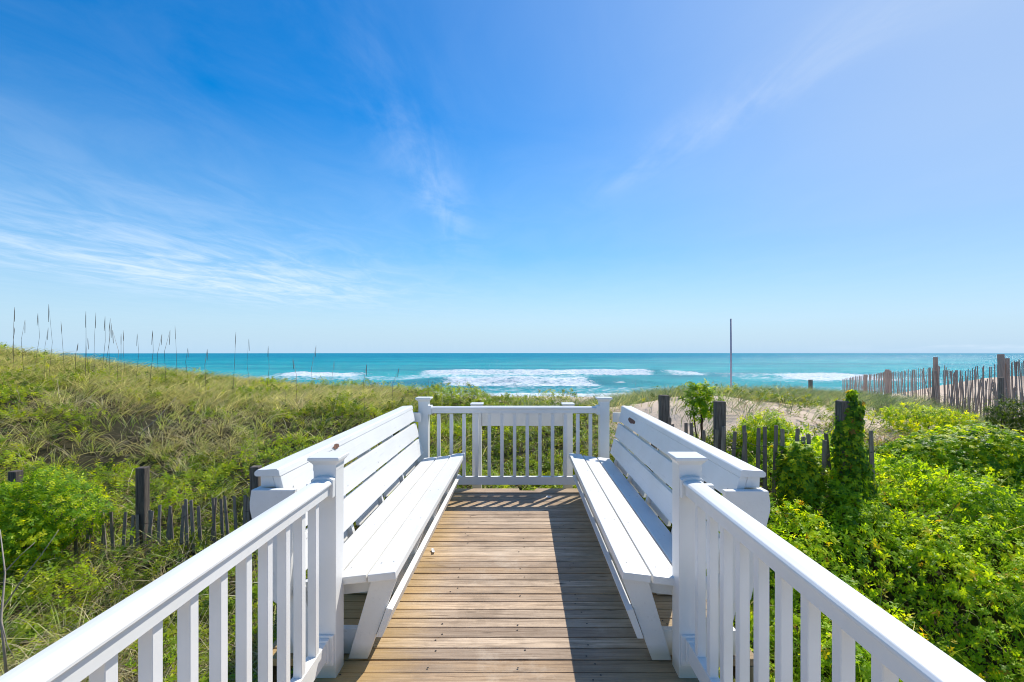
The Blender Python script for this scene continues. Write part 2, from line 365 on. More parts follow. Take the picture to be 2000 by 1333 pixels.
def sstep(a, b, x):
    t_ = np.clip((x-a)/(b-a), 0, 1); return t_*t_*(3-2*t_)

# ------------------------------------------------------------------ terrain
CP = np.array([  # x, y, ground height (deck top = 0)
 (-6,-4,-1.0),(0,-4,-0.9),(6,-4,-0.9),(-14,-4,-0.9),(14,-4,-0.9),
 (-1.3,2.5,-0.85),(-3,2.2,-1.05),(-6,2.5,-1.1),(-12,3,-0.7),(0,2.5,-0.75),(0,4.5,-0.7),
 (-8,5.6,-0.85),(-5,5.6,-0.88),(-2.5,5.6,-0.78),(-1,5.6,-0.7),(-13,6,-0.35),
 (0,6.6,-0.62),(-1.2,6.8,-0.62),(1.4,6.6,-0.3),
 (-3,8,-0.45),(-6.5,8.5,-0.40),(-10,8.5,0.1),(-14,9,0.55),(0,9,-0.28),(-1,11,-0.05),
 (-3,10.5,0.0),(-6.5,10.5,0.15),(-10,10.7,0.5),
 (-13.5,12.7,1.14),(-11,13,0.80),(-8.3,13,0.46),(-6,13,0.27),(-4.3,13,0.26),(-1.6,13,0.13),(0.4,13,-0.02),(1.6,13,-0.02),(3,13,0.18),
 (5.5,13,0.36),(8,13,0.26),(10,13,0.08),(-18,13,1.75),
 (1.6,5.4,-0.02),(2.4,5.0,0.02),(3.4,4.8,-0.05),(5,5.0,-0.25),(8,5,-0.4),(3.8,6.0,-0.06),(6,6.2,-0.2),
 (1.5,3.0,-0.75),(2.9,3.7,-0.62),(3.2,2.8,-1.0),(6,3,-0.95),(2.0,4.1,-0.42),(4.5,4.0,-.52),(1.5,1,-1.0),(3,1,-1.1),
 (2.2,6.6,0.06),(3,7.5,0.30),(3,8.5,0.56),(3.8,9.4,0.66),(2.0,9,0.34),(5.2,8.5,0.34),(4.6,7,0.1),(7.4,8,-0.15),(5.5,10.5,0.42),(8,10.5,0.18),
 (11,11.5,-0.28),(12.8,15,0.0),(14,16,-0.02),(18,18,0.6),(16,12,0.15),(15,18,.1),(11.5,13,-.15),(22,14,0.7),
])
def _rbf_fit(C):
    r = np.hypot(C[:,None,0]-C[None,:,0], C[:,None,1]-C[None,:,1])
    A = np.hypot(r, 0.6); n = len(C)
    B = np.zeros((n+1, n+1)); B[:n,:n] = A; B[:n,n] = 1; B[n,:n] = 1
    return np.linalg.solve(B, np.append(C[:,2], 0))
_W = _rbf_fit(CP)
def ground(x, y):
    x = np.asarray(x, float); y = np.asarray(y, float)
    xc = np.clip(x, -19, 22); yc = np.clip(y, -4, 18)
    sh = xc.shape; xf = xc.ravel(); yf = yc.ravel(); z = np.empty(xf.size)
    for i in range(0, xf.size, 50000):
        r = np.hypot(xf[i:i+50000,None]-CP[None,:,0], yf[i:i+50000,None]-CP[None,:,1])
        z[i:i+50000] = np.hypot(r, 0.6) @ _W[:-1] + _W[-1]
    z = z.reshape(sh)
    z = z + (fbm(x*1.3, y*1.3, 3)-0.5)*0.10 + (fbm(x*5, y*5, 9, 3)-0.5)*0.05
    edge = 13.6 + 4.5*sstep(9, 16, x)
    t_ = sstep(0, 9, y-edge)
    beach = np.interp(y, [0, 22, 34, 48, 66, 90], [-2.4, -2.6, -3.2, -3.55, -4.1, -5.2])
    return z*(1-t_) + beach*t_

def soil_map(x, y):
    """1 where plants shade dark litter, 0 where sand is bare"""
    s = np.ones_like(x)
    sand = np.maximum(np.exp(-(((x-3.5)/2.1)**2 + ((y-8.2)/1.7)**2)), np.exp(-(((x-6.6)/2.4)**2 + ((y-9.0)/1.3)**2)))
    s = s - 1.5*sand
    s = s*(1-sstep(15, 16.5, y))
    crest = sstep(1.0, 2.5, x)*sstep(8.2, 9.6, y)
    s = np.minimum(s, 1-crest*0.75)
    s = s*sstep(-1.0, 0.8, y)  # unseen ground behind the camera turned to pale sand for bounce light
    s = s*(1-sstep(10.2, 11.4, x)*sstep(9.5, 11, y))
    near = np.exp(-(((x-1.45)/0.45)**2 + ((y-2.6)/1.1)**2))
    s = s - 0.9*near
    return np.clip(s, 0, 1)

def grid_mesh(name, xs, ys, zf, mat, attrs=(), **props):
    X, Y = np.meshgrid(xs, ys); Z = zf(X, Y)
    nx, ny = len(xs), len(ys)
    co = np.stack([X, Y, Z], -1).reshape(-1, 3).astype(np.float32)
    i = np.arange(nx*ny).reshape(ny, nx)
    q = np.stack([i[:-1,:-1], i[:-1,1:], i[1:,1:], i[1:,:-1]], -1).reshape(-1, 4)
    me = raw_mesh(co, q)
    for an, fn in attrs:
        a = me.attributes.new(an, 'FLOAT', 'POINT'); a.data.foreach_set('value', fn(X, Y).ravel().astype(np.float32))
    me.polygons.foreach_set('use_smooth', np.ones(len(q), bool))
    return link(name, me, mat, **props)
def raw_mesh(co, faces, cols=None):
    me = bpy.data.meshes.new('m'); k = faces.shape[1]
    me.vertices.add(len(co)); me.vertices.foreach_set('co', np.ascontiguousarray(co, np.float32).ravel())
    me.loops.add(faces.size); me.loops.foreach_set('vertex_index', faces.ravel().astype(np.int32))
    me.polygons.add(len(faces)); me.polygons.foreach_set('loop_start', (np.arange(len(faces))*k).astype(np.int32))
    me.update(calc_edges=True)
    if cols is not None:
        a = me.attributes.new('col', 'FLOAT_COLOR', 'POINT')
        c4 = np.ones((len(co), 4), np.float32); c4[:, :3] = cols; a.data.foreach_set('color', c4.ravel())
    return me

xs = np.concatenate([[-400,-200,-100,-60,-40,-30], np.linspace(-24, -4, 90), np.linspace(-3.9, 9, 120), np.linspace(9.2, 26, 60), [32,45,70,120,220,400]])
ys = np.concatenate([[-120,-60,-30,-15,-8], np.linspace(-4, 2, 16), np.linspace(2.1, 15, 150), np.linspace(15.3, 30, 36), np.linspace(31, 90, 40)])
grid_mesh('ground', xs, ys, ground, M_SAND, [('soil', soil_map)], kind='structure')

# ------------------------------------------------------------------ sea
SEA = -4.0
def uof(x, y): return x/np.maximum(y, 1)
def bandf(x, a, b, s): return sstep(a-s, a+s, x)*(1-sstep(b-s, b+s, x))
def sea_z(x, y):
    w = fbm(x*0.05, y*0.0+x*0.01, 5, 3)-0.5
    yy = y + w*9 + 2*np.sin(x*0.03)
    def ridge(c, wf, wb): # steep toward the shore (smaller y)
        d = yy-c; return np.where(d < 0, np.exp(-(d/wf)**2), np.exp(-(d/wb)**2))
    wobA = 0.75+0.5*fbm(x*0.08, y*0+2.0, 21, 3)
    z = 1.25*ridge(127, 4, 12)*bandf(x, -28, 44, 12)*wobA
    z += 1.15*ridge(88, 3, 7)*bandf(x, -22, 24, 10)*(0.7+0.6*fbm(x*0.12, y*0+7.0, 22, 3))
    z += 0.7*ridge(122, 4, 12)*bandf(x, -62, -32, 7)
    z += 0.7*ridge(118, 5, 12)*bandf(x, 52, 84, 8)
    z += 0.35*ridge(175, 9, 16)*fbm(x*0.01, y*0+1.0, 33, 3)
    z += 0.45*ridge(230, 10, 22)*fbm(x*0.012, y*0+4.0, 34, 3)
    near = np.exp(-np.maximum(y-60, 0)/260)
    z += (fbm(x*0.18, y*0.4, 41, 4)-0.5)*0.55*near*sstep(62, 75, y)
    fo = sea_foam(x, y)
    z += fo*(fbm(x*0.9, y*1.1, 45, 3)-0.4)*0.3
    return SEA + z
def sea_foam(x, y):
    w = fbm(x*0.05, y*0.0+x*0.01, 5, 3)-0.5
    yy = y + w*9 + 2*np.sin(x*0.03)
    n = fbm(x*0.3, y*0.6, 51, 4)
    A = 0.86*bandf(yy, 121, 128.5, 1.2)*bandf(x, -25, 33, 2.5)
    A2 = bandf(yy, 96, 122, 4)*bandf(x, -30, 20, 7)*0.56
    A3 = bandf(yy, 121, 128, 2)*bandf(x, 36, 46, 3)*0.75
    B = 0.84*bandf(yy, 81, 91, 2.0)*bandf(x+0.3*(yy-80), -11.5, 14.5, 1.5)
    C = bandf(yy, 112, 121, 2)*bandf(x, -60, -38, 5)*0.95
    C2 = bandf(yy, 98, 116, 4)*bandf(x, -64, -26, 7)*0.5
    D = bandf(yy, 102, 120, 4)*bandf(x, 57, 80, 5)*0.92
    D2 = bandf(yy, 95, 140, 8)*bandf(x, 45, 92, 10)*0.45
    sh = bandf(y, 61.0, 66.0+n*3, 1.2)*0.95
    wash = bandf(y, 66, 80, 3)*0.36
    b = np.maximum.reduce([A, A2, A3, B, C, C2, D, D2, sh, wash])
    return b*(0.75+0.5*n)
xs = np.concatenate([[-9000,-3000,-1200,-600,-330], np.linspace(-220, -70, 90), np.linspace(-69, 110, 420), np.linspace(112, 240, 60), [330,600,1200,3000,9000]])
ys = np.concatenate([np.linspace(58, 140, 230), np.linspace(141, 330, 110), np.linspace(345, 900, 30), [1200,2000,4000,9000,20000,45000]])
grid_mesh('sea', xs, ys, sea_z, M_SEA, [('foam', sea_foam)], kind='structure')

# ------------------------------------------------------------------ deck
XC = -0.055
deck = thing('boardwalk_deck', 'weathered brown plank deck running between the two white benches', 'deck')
pitch = 0.0942; edge0 = 2.304
plank_cache = {}
def plank_me(L_, w):
    bm = bmesh.new(); box_bm(bm, -L_/2, L_/2, -w/2, w/2, -0.036, 0)
    return finish(bm, 0.004, 2)
k = -31
screws = bmesh.new()
while True:
    y0 = edge0 + k*pitch; y1 = y0 + pitch
    if y1 > 5.17: break
    wide = y0 > 2.38
    xa, xb = (-1.27, 1.17) if wide else (-1.0, 0.895)
    key = (wide, rnd.randrange(4))
    if key not in plank_cache: plank_cache[key] = plank_me(xb-xa, pitch-0.0062-0.0013*key[1])
    o = link('plank', plank_cache[key], M_DECK, deck, ((xa+xb)/2 + rnd.uniform(-.004, .004), (y0+y1)/2, rnd.uniform(-0.003, 0.0)))
    o.rotation_euler = (rnd.uniform(-.012, .012), rnd.uniform(-.0008, .0008), rnd.uniform(-.0012, .0012))
    for sx in (-0.86, -0.42, 0.02, 0.36, 0.79):
        for dy in (0.027, 0.066):
            if rnd.random() < 0.28:
                bmesh.ops.create_circle(screws, cap_ends=True, segments=7, radius=0.0052,
                    matrix=Matrix.Translation((sx + rnd.uniform(-.03, .03), y0+dy+rnd.uniform(-.009, .009), 0.0022)))
    k += 1
ylast = y0
me = bpy.data.meshes.new('m'); screws.to_mesh(me); screws.free()
link('screw_heads', me, M_SCREW, deck, kind='stuff')
# raised nosing board at the sea end, with a notch cut out of its back edge
bm = bmesh.new()
pts = [(-1.27, 5.255), (1.17, 5.255), (1.17, 5.42), (0.185, 5.42), (0.165, 5.34), (0.0, 5.34), (-0.005, 5.42), (-1.27, 5.42)]
a = [bm.verts.new((x, y, -0.036)) for x, y in pts]; b = [bm.verts.new((x, y, 0.003)) for x, y in pts]
bm.faces.new(a[::-1]); bm.faces.new(b)
for i in range(len(pts)): bm.faces.new((a[i], a[(i+1) % len(pts)], b[(i+1) % len(pts)], b[i]))
link('nosing_board', finish(bm, 0.003, 1), M_DECK, deck)
link('plank', box_me(-1.27, 1.17, ylast+0.004, 5.248, -0.04, -0.004, .003), M_DECK, deck)
for x in (-0.86, -0.42, 0.02, 0.36, 0.79):
    link('joist', box_me(x-.019, x+.019, -0.6, 5.36, -0.18, -0.0375, 0.0), M_JOIST, deck)
for xa, ya, yb in ((-1.262, 2.40, 5.38), (1.125, 2.40, 5.38), (-0.995, -0.6, 2.36), (0.85, -0.6, 2.36)):
    link('rim_joist', box_me(xa, xa+.038, ya, yb, -0.2, -0.038, 0.002), M_JOIST, deck)
link('rim_joist', box_me(-1.22, 1.12, 5.385, 5.415, -0.2, -0.0375, 0.002), M_JOIST, deck)
for x in (-1.1, 1.0):
    for y in (0.2, 2.6, 5.1):
        link('support_post', box_me(x*0.82-.045, x*0.82+.045, y-.045, y+.045, -1.6, -0.19, 0.004), M_JOIST, deck)

# ------------------------------------------------------------------ railings
def loft_rects(sections):
    """sections: list of (half_x, half_y, z)"""
    bm = bmesh.new(); rings = []
    for hx, hy, z in sections: rings.append([bm.verts.new(v) for v in ((-hx,-hy,z),(hx,-hy,z),(hx,hy,z),(-hx,hy,z))])
    for a, b in zip(rings, rings[1:]):
        for k_ in range(4): bm.faces.new((a[k_], a[(k_+1) % 4], b[(k_+1) % 4], b[k_]))
    bm.faces.new(rings[0][::-1]); bm.faces.new(rings[-1])
    return finish(bm, 0.0015, 2)
def rail_profile(cx, z0=0.851, z1=0.9):
    """moulded handrail section: narrow web with a wide softly crowned cap"""
    pts = [(-.034, z0), (.034, z0), (.034, .893), (.0455, .900), (.0455, .909), (.038, .9165), (.018, .9205), (0, .922),
           (-.018, .9205), (-.038, .9165), (-.0455, .909), (-.0455, .900), (-.034, .893)]
    return [(cx+x, z) for x, z in pts]
CAPN = [(.053, .053, .955), (.053, .053, .982), (.057, .057, .990), (.064, .064, .9975), (.066, .066, 1.003), (.072, .072, 1.0045), (.072, .072, 1.0165), (.069, .069, 1.020)]
CAPF = [(.053, .053, .955), (.053, .053, .978), (.060, .058, .988), (.072, .066, .998), (.082, .072, 1.006), (.084, .074, 1.010), (.083, .073, 1.019), (.079, .07, 1.023)]
post_me = box_me(-.052, .052, -.052, .052, -0.03, 0.985, 0.004)
capN_me = loft_rects(CAPN); capF_me = loft_rects(CAPF)
def white_post(parent, x, y, cap, sunk=0.0):
    p_ = link('newel_post', post_me, M_VINYL, parent, (x, y, sunk))
    c_ = link('post_cap', cap, M_VINYL, p_)
    return p_
bal_me = box_me(-.018, .018, -.018, .018, 0.18, 0.853, 0.002, 1)
def side_rail(cx, label):
    t_ = thing('stair_railing', label, 'railing')
    t_.name = 'railing'
    white_post(t_, cx, 2.316, capN_me); white_post(t_, cx, -0.55, capN_me)
    bm = bmesh.new()
    link('handrail', prism_me(rail_profile(cx), -0.5, 2.262, 0.0015, seg=1), M_VINYL, t_)
    link('bottom_rail', prism_me([(cx-.022, .097), (cx+.022, .097), (cx+.022, .18), (cx-.022, .184), ], -0.5, 2.262, 0.002), M_VINYL, t_)
    link('rail_bracket', prism_me([(cx-.049, .838), (cx+.049, .838), (cx+.051, .921), (cx+.035, .930), (cx, .9345), (cx-.035, .930), (cx-.051, .921)], 2.232, 2.263, 0.003), M_VINYL, t_)
    link('rail_bracket', box_me(cx-.044, cx+.044, 2.250, 2.2635, .062, .2, 0.003), M_VINYL, t_)
    link('rail_bracket', box_me(cx-.028, cx+.028, 2.226, 2.2505, .085, .19, 0.003), M_VINYL, t_)
    y = 2.14
    while y > -0.45:
        link('baluster', bal_me, M_VINYL, t_, (cx, y, 0)); y -= 0.135
    return t_
side_rail(-0.899, 'white railing on the left of the boardwalk with sunlit square balusters')
side_rail(0.791, 'white railing on the right of the boardwalk beside the green vines')

fr = thing('railing', 'white railing across the sea end of the deck between two capped posts', 'railing')
XL, XR, YF = -1.027, 0.915, 5.295
white_post(fr, XL, YF, capF_me); white_post(fr, XR, YF, capF_me)
me = prism_me([(y, z) for y, z in rail_profile(0)], XL+.05, XR-.05, 0.0015, seg=1)
me.transform(Matrix(((0,1,0,0),(1,0,0,0),(0,0,1,0),(0,0,0,1)))); me.flip_normals()
link('handrail', me, M_VINYL, fr, (0, YF, 0.002))
link('bottom_rail', box_me(XL+.05, XR-.05, YF-.022, YF+.022, .082, .168, .002), M_VINYL, fr)
for xx, s in ((XL, 1), (XR, -1)):
    link('rail_bracket', box_me(min(xx+s*.05, xx+s*.085), max(xx+s*.05, xx+s*.085), YF-.05, YF+.05, .84, .936, .004), M_VINYL, fr)
    link('rail_bracket', box_me(min(xx+s*.05, xx+s*.07), max(xx+s*.05, xx+s*.07), YF-.04, YF+.04, .065, .185, .004), M_VINYL, fr)
bx0 = (780 + 335/4.348 - 1014)/F*YF
for i in range(14):
    x = bx0 + i*0.1365
    if x < XR-.08: link('baluster', bal_me, M_VINYL, fr, (x, YF, -0.01))

# pair of posts with a cross board just outside the far railing
sf = thing('step_frame', 'white frame of two posts and a cross board just behind the far railing', 'post frame')
for xx in (-0.478, 0.552):
    p_ = link('post', box_me(-.05, .05, -.05, .05, -0.9, .905, .004), M_VINYL, sf, (xx, 5.56, 0))
    link('post_cap', loft_rects([(.05,.05,.895), (.07,.07,.915), (.072,.072,.93), (.06,.06,.934)]), M_VINYL, p_)
link('cross_board', box_me(-.428, .502, 5.54, 5.578, .676, .90, .003), M_VINYL, sf)
link('cross_board', box_me(-.428, .502, 5.54, 5.578, -.30, -.12, .003), M_VINYL, sf)

# ------------------------------------------------------------------ benches
def bench(side, label):
    t_ = thing('bench', label, 'bench', (XC*1.2, 0, 0))
    t_.rotation_euler = (0, 0, -0.008)
    s = side
    def hp(pts, y0, y1, bevel=.003): return prism_me([(s*h, z) for h, z in pts], y0, y1, bevel)
    Y0, Y1 = 2.335, 5.10
    # seat boards, sloping down to the back
    tilt = 0.115
    ca, sa = math.cos(tilt), math.sin(tilt)
    for i in range(3):
        h0 = 0.541 + i*(.135+.012)*ca; z0 = 0.462 - i*(.1465)*sa - (0.007 if i else 0)
        poly = [(h0, z0), (h0+.135*ca, z0-.135*sa), (h0+.135*ca-.038*sa, z0-.135*sa-.038*ca), (h0-.038*sa, z0-.038*ca)]
        o = link('seat_board', hp(poly, Y0+rnd.uniform(-.008, .008)+(-.01 if i == 0 else 0.01), Y1+rnd.uniform(-.01, .01), .006), M_BENCH, t_)
    # backrest
    face = lambda z: 0.972 + 0.262*(z-0.47)
    for z0, z1 in ((.462, .612), (.635, .774)):
        poly = [(face(z0), z0), (face(z1), z1), (face(z1)+.037, z1-.01), (face(z0)+.037, z0-.01)]
        link('backrest_slat', hp(poly, 2.322+rnd.uniform(0, .008), 5.10+rnd.uniform(-.015, .01), .005), M_BENCH, t_)
    z0, z1 = .798, .913
    poly = [(face(z0), z0), (face(z1), z1), (face(z1)+.037, z1), (face(z0)+.037, z0-.01)]
    link('backrest_slat', hp(poly, 2.322, 5.105, .004), M_BENCH, t_)
    link('cap_beam', hp([(face(.86)+.039, .862), (face(.913)+.039, .913), (face(.913)+.098, .913), (face(.86)+.11, .862)], 2.325, 5.10, .005), M_BENCH, t_)
    h = face(.914)
    link('backrest_cap', hp([(h-.003, .9145), (h+.004, .945), (h+.012, .951), (h+.107, .946), (h+.119, .936), (h+.121, .922), (h+.112, .9145)], 2.312, 5.125, .003), M_BENCH, t_)
    # front apron on the slanted legs
    legf = lambda z: 0.695 - 0.36*z       # inner (deck side) edge of the legs
    za, zb = .118, .262
    link('foot_rail', hp([(legf(za)-.033, za), (legf(zb)-.033, zb-.008), (legf(zb)-.002, zb), (legf(za)-.002, za)], 2.375, 5.0, .003), M_BENCH, t_)
    frames = [2.39, 3.03, 3.67, 4.31, 4.95]
    for i, y in enumerate(frames):
        link('leg', hp([(legf(0), 0.004), (legf(.41), .41), (legf(.41)+.125, .405), (legf(0)+.095, .004)], y, y+.037, .004), M_BENCH, t_)
        link('seat_support', hp([(.585, .33), (1.03, .275), (1.03, .36), (.585, .413)], y+.038, y+.075, .003), M_BENCH, t_)
        link('foot_brace', hp([(.70, .006), (1.12, .006), (1.12, .13), (.70, .13)], y+.038, y+.075, .003), M_BENCH, t_)
        e = 0 if i else 1
        yo = y if i else 2.273
        f2 = lambda z: face(z)+.0385
        if i:
            link('back_upright', hp([(f2(.01)+.0, .01), (f2(.855), .855), (f2(.855)+.10, .855), (f2(.01)+.12, .01)], yo, yo+.037, .003), M_BENCH, t_)
        else:
            link('back_upright', hp([(1.02, .40), (1.0, .862), (1.201, .862), (1.2095, .805), (1.2085, .77), (1.192, .70), (1.12, .36), (1.08, .33), (1.03, .345)], yo, yo+.037, .004), M_BENCH, t_)
            link('back_upright', hp([(f2(.01), .01), (f2(.855), .855), (f2(.855)+.10, .855), (f2(.01)+.12, .01)], 2.33, 2.367, .003), M_BENCH, t_)
        if i < 4:
            link('back_cleat', hp([(1.012, .36), (1.055, .50), (1.075, .50), (1.035, .36)], y+.20, frames[i+1]-.002, .003), M_BENCH, t_)
    sc = bmesh.new()
    for y in frames:
        for zz in (.50, .58, .67, .745, .835):
            if rnd.random() < .8:
                M4 = Matrix.Translation((s*(face(zz)-.0006), y+.0185+rnd.uniform(-.006, .006), zz+rnd.uniform(-.008, .008))) @ Matrix.Rotation(math.radians(90), 4, 'Y')
                bmesh.ops.create_circle(sc, cap_ends=True, segments=7, radius=.0045, matrix=M4)
        for hh in (.58, .64, .725, .79, .87, .93):
            if rnd.random() < .8:
                bmesh.ops.create_circle(sc, cap_ends=True, segments=7, radius=.0042, matrix=Matrix.Translation((s*hh, y+.056+rnd.uniform(-.006, .006), .4645-(hh-.541)*.115-(.006 if hh > .68 else 0))))
    link('screw_heads', finish(sc), M_SCREWW, t_, kind='stuff')
    # short connectors to the posts
    link('post_connector', hp([(.90, .755), (.99, .755), (.99, .862), (.90, .862)], 2.373, 2.41, .003), M_BENCH, t_)
    link('post_connector', hp([(1.01, .775), (1.13, .775), (1.13, .872), (1.01, .872)], 5.14, 5.178, .003), M_BENCH, t_)
    return t_, face
bl, face = bench(-1, 'white slatted bench along the left side, its backrest brightly sunlit')
br, _ = bench(1, 'white slatted bench along the right side, its backrest in blue shade with flaked paint')
def chip(parent, s, y, z, w, h, seed, off=.0012):
    r = random.Random(seed); bm = bmesh.new(); pts = []
    n = 14
    for i in range(n):
        a = 2*math.pi*i/n; k_ = r.uniform(.6, 1.1)
        yy = y + math.cos(a)*w*k_; zz = z + math.sin(a)*h*k_
        pts.append((s*(face(zz)-off), yy, zz))
    vs_ = [bm.verts.new(p_) for p_ in pts]; f_ = bm.faces.new(vs_)
    ex = bmesh.ops.extrude_face_region(bm, geom=[f_])
    for v in [g_ for g_ in ex['geom'] if isinstance(g_, bmesh.types.BMVert)]: v.co.x += s*.004
    link('bare_wood_patch', finish(bm), M_BARE, parent, label='bare reddish wood where the white paint has flaked off')
chip(bl, -1, 3.01, .926, .06, .016, 3, .0062)
chip(br, 1, 4.6, .868, .17, .030, 4)

# scraps on the deck
def flake(name, u, v, w, l, rot, label):
    d = 1.5*F/(v-690); p_ = P(u, v, d)
    bm = bmesh.new()
    pts = [(-w, -l), (w*.8, -l*.9), (w*1.1, 0), (w*.9, l), (-w*.7, l*.95), (-w*1.2, .1*l)]
    a = [bm.verts.new((x, y, .004+abs(y/l)*.008)) for x, y in pts]; b = [bm.verts.new((x, y, .006+abs(y/l)*.009)) for x, y in pts]
    bm.faces.new(a[::-1]); bm.faces.new(b)
    for i in range(6): bm.faces.new((a[i], a[(i+1) % 6], b[(i+1) % 6], b[i]))
    o = link(name, finish(bm), M_FLAKE, None, (p_.x, p_.y, 0.001)); o.rotation_euler = (0, 0, rot)
    o['label'] = label; o['category'] = 'paint flake'
flake('paint_flake', 846, 1079, .010, .038, 0.35, 'narrow curled white flake lying on the deck beside the left bench')
flake('paint_flake', 1072, 973, .018, .028, 1.1, 'small white flake on the deck in the railing shadow at the sea end')

# ------------------------------------------------------------------ fences
slat_me = []
for i in range(5):
    bm = bmesh.new(); M_ = None
    h = 1.0
    r = random.Random(i)
    vs_ = [bm.verts.new(v) for v in ((-.019,-.005,0),(.019,-.005,0),(.019,.005,0),(-.019,.005,0))]
    mid = [bm.verts.new(v) for v in ((-.018+r.uniform(-.004,.004),-.006,.5),(.019+r.uniform(-.004,.002),-.006,.5),(.019,.005,.5),(-.019,.005,.5))]
    tz = r.uniform(.0, .02)
    top = [bm.verts.new(v) for v in ((-.017,-.005,1-tz),(.016,-.005,1-r.uniform(0,.03)),(.016,.005,1-r.uniform(0,.02)),(-.017,.005,1-tz))]
    for a, b in ((vs_, mid), (mid, top)):
        for k_ in range(4): bm.faces.new((a[k_], a[(k_+1) % 4], b[(k_+1) % 4], b[k_]))
    bm.faces.new(vs_[::-1]); bm.faces.new(top)
    slat_me.append(finish(bm))
def slat_fence(label, path, ztop, zbot, spacing, mat, seed, width=1.0, jit=.05, miss=0.0, lean=0.05, wires=(0.78, 0.4)):
    """path: list of (x,y); ztop/zbot functions of arc parameter"""
    r = random.Random(seed)
    t_ = thing('slat_fence', label, 'fence')
    P_ = [Vector((x, y, 0)) for x, y in path]
    seg = [(b-a).length for a, b in zip(P_, P_[1:])]; tot = sum(seg); s = 0.02; pts = []
    while s < tot:
        q = s; i = 0
        while q > seg[i] and i < len(seg)-1: q -= seg[i]; i += 1
        p_ = P_[i].lerp(P_[i+1], min(1, q/seg[i])); f = s/tot
        d = (P_[i+1]-P_[i]).normalized()
        zt = ztop(f) + r.uniform(-jit, jit*.6); zb = zbot(f)
        pts.append((p_, zt, zb))
        if r.random() > miss:
            o = link('slat', slat_me[r.randrange(5)], None, t_, (p_.x, p_.y, zb))
            if not o.data.materials: o.data.materials.append(mat)
            o.material_slots[0].link = 'OBJECT'; o.material_slots[0].material = mat
            o.scale = (width, 1.2, max(.1, zt-zb))
            o.rotation_euler = (r.gauss(0, lean), r.gauss(0, lean), math.atan2(d.y, d.x)+r.uniform(-.2, .2))
        s += spacing*r.uniform(.8, 1.2)
    for w in wires:
        tp = [(p_.x, p_.y-.008, zb+(zt-zb)*w + .012*math.sin(j*1.7)) for j, (p_, zt, zb) in enumerate(pts)]
        link('wire', tube_me(tp, .0025, 4), M_WIRE, t_)
    return t_
def timber_post(parent, x, y, z0, z1, w=.09, mat=M_POST, lean=(0, 0), round_=False, name='post', **props):
    bm = bmesh.new()
    if round_:
        n = 10; rings = []
        for i, zz in enumerate((z0, (z0+z1)/2, z1-.008, z1)):
            rr = w/2*(1.0, .97, .94, .87)[i]
            rings.append([bm.verts.new((rr*math.cos(2*math.pi*k_/n), rr*math.sin(2*math.pi*k_/n), zz)) for k_ in range(n)])
        for a, b in zip(rings, rings[1:]):
            for k_ in range(n): bm.faces.new((a[k_], a[(k_+1) % n], b[(k_+1) % n], b[k_]))
        bm.faces.new(rings[0][::-1]); bm.faces.new(rings[-1]); me_ = finish(bm)
    else:
        box_bm(bm, -w/2, w/2, -w/2, w/2, z0, z1); me_ = finish(bm, .006, 1)
    o = link(name, me_, mat, parent, (x, y, 0), **props); o.rotation_euler = (lean[0], lean[1], rnd.uniform(-.12, .12))
    return o

# left fence, running along x half buried in the grass
ft = slat_fence('low grey slat fence half buried in grass left of the deck', [(-5.3, 5.55), (-4.55, 5.62), (-3.6, 5.72), (-2.2, 5.66), (-1.45, 5.72)],
                lambda f: -.30+.16*f-.04*math.sin(f*9), lambda f: -1.0, .078, M_SLAT, 5, .95, .07, .02, .05)
for u, v, d in ((272, 915, 5.66), (495, 913, 5.74)):
    p_ = P(u, v, d); timber_post(ft, p_.x, d+.05, -1.1, p_.z, .1)
p_ = P(22, 922, 5.9); timber_post(None, p_.x, 5.95, -1.1, p_.z, .1, name='fence_post', label='short dark fence post rising out of the bright bush at far left', category='post')
# right fence just beyond the bench
fr2 = slat_fence('grey slat fence with tall posts behind the right bench, overgrown by vines', [(1.35, 5.45), (2.05, 5.12), (2.7, 4.85), (3.45, 4.68)],
                 lambda f: .77-.06*f+.03*math.sin(f*14), lambda f: -.1, .088, M_SLAT, 8, 1.05, .05, .04, .045)
for u, v, d in ((1300, 773, 5.45), (1410, 785, 5.1)):
    p_ = P(u, v, d); timber_post(fr2, p_.x, d+.06, -.3, p_.z, .098, round_=False)
# tall double fence on the right, running away to the shore
pathA = [(10.5, 8.9), (10.75, 10.1), (11.5, 11.6), (12.76, 15), (15.0, 20), (17.1, 24), (19.8, 30)]
def ztopA(f):
    return float(np.interp(f, [0, .065, .115, .17, .24, .262, .45, .5, .66, .82, 1.0], [1.42, 1.38, 1.30, 1.16, .98, 1.15, .80, .78, .52, .30, -.1]))
fA = slat_fence('tall reddish slat fence on the right dune, following the crest down to the beach', pathA, ztopA, lambda f: -.35-.9*f, 0.098, M_REDSLAT, 21, .78, .05, .02, .035, (0.85, .5, .2))
pathB = [(10.0, 9.6), (10.9, 10.9), (12.05, 14.3)]
fB = slat_fence('shorter leaning slat fence row in front of the tall dune fence at right', pathB,
                lambda f: float(np.interp(f, [0, .3, .7, 1], [.72, .78, 1.0, 1.06])), lambda f: -.32, .105, M_REDSLAT, 31, .82, .06, .03, .08, (0.8, .45))
for u, v, d, w in ((1960, 692, 11.5, .17), (1968, 700, 11.75, .13), (1828, 698, 15.0, .155), (1733, 722, 20, .2), (1738, 724, 20.3, .17), (1690, 732, 24, .19)):
    p_ = P(u, v, d); timber_post(fA, p_.x, d, -1.2, p_.z, w*.82, M_REDSLAT, round_=True, lean=(0, rnd.uniform(-.05, .01)))
for u, v, d, w in ((1955, 738, 10.9, .11), (1825, 725, 14.2, .12)):
    p_ = P(u, v, d); timber_post(fB, p_.x, d, -.6, p_.z, w, M_SLAT, round_=True)
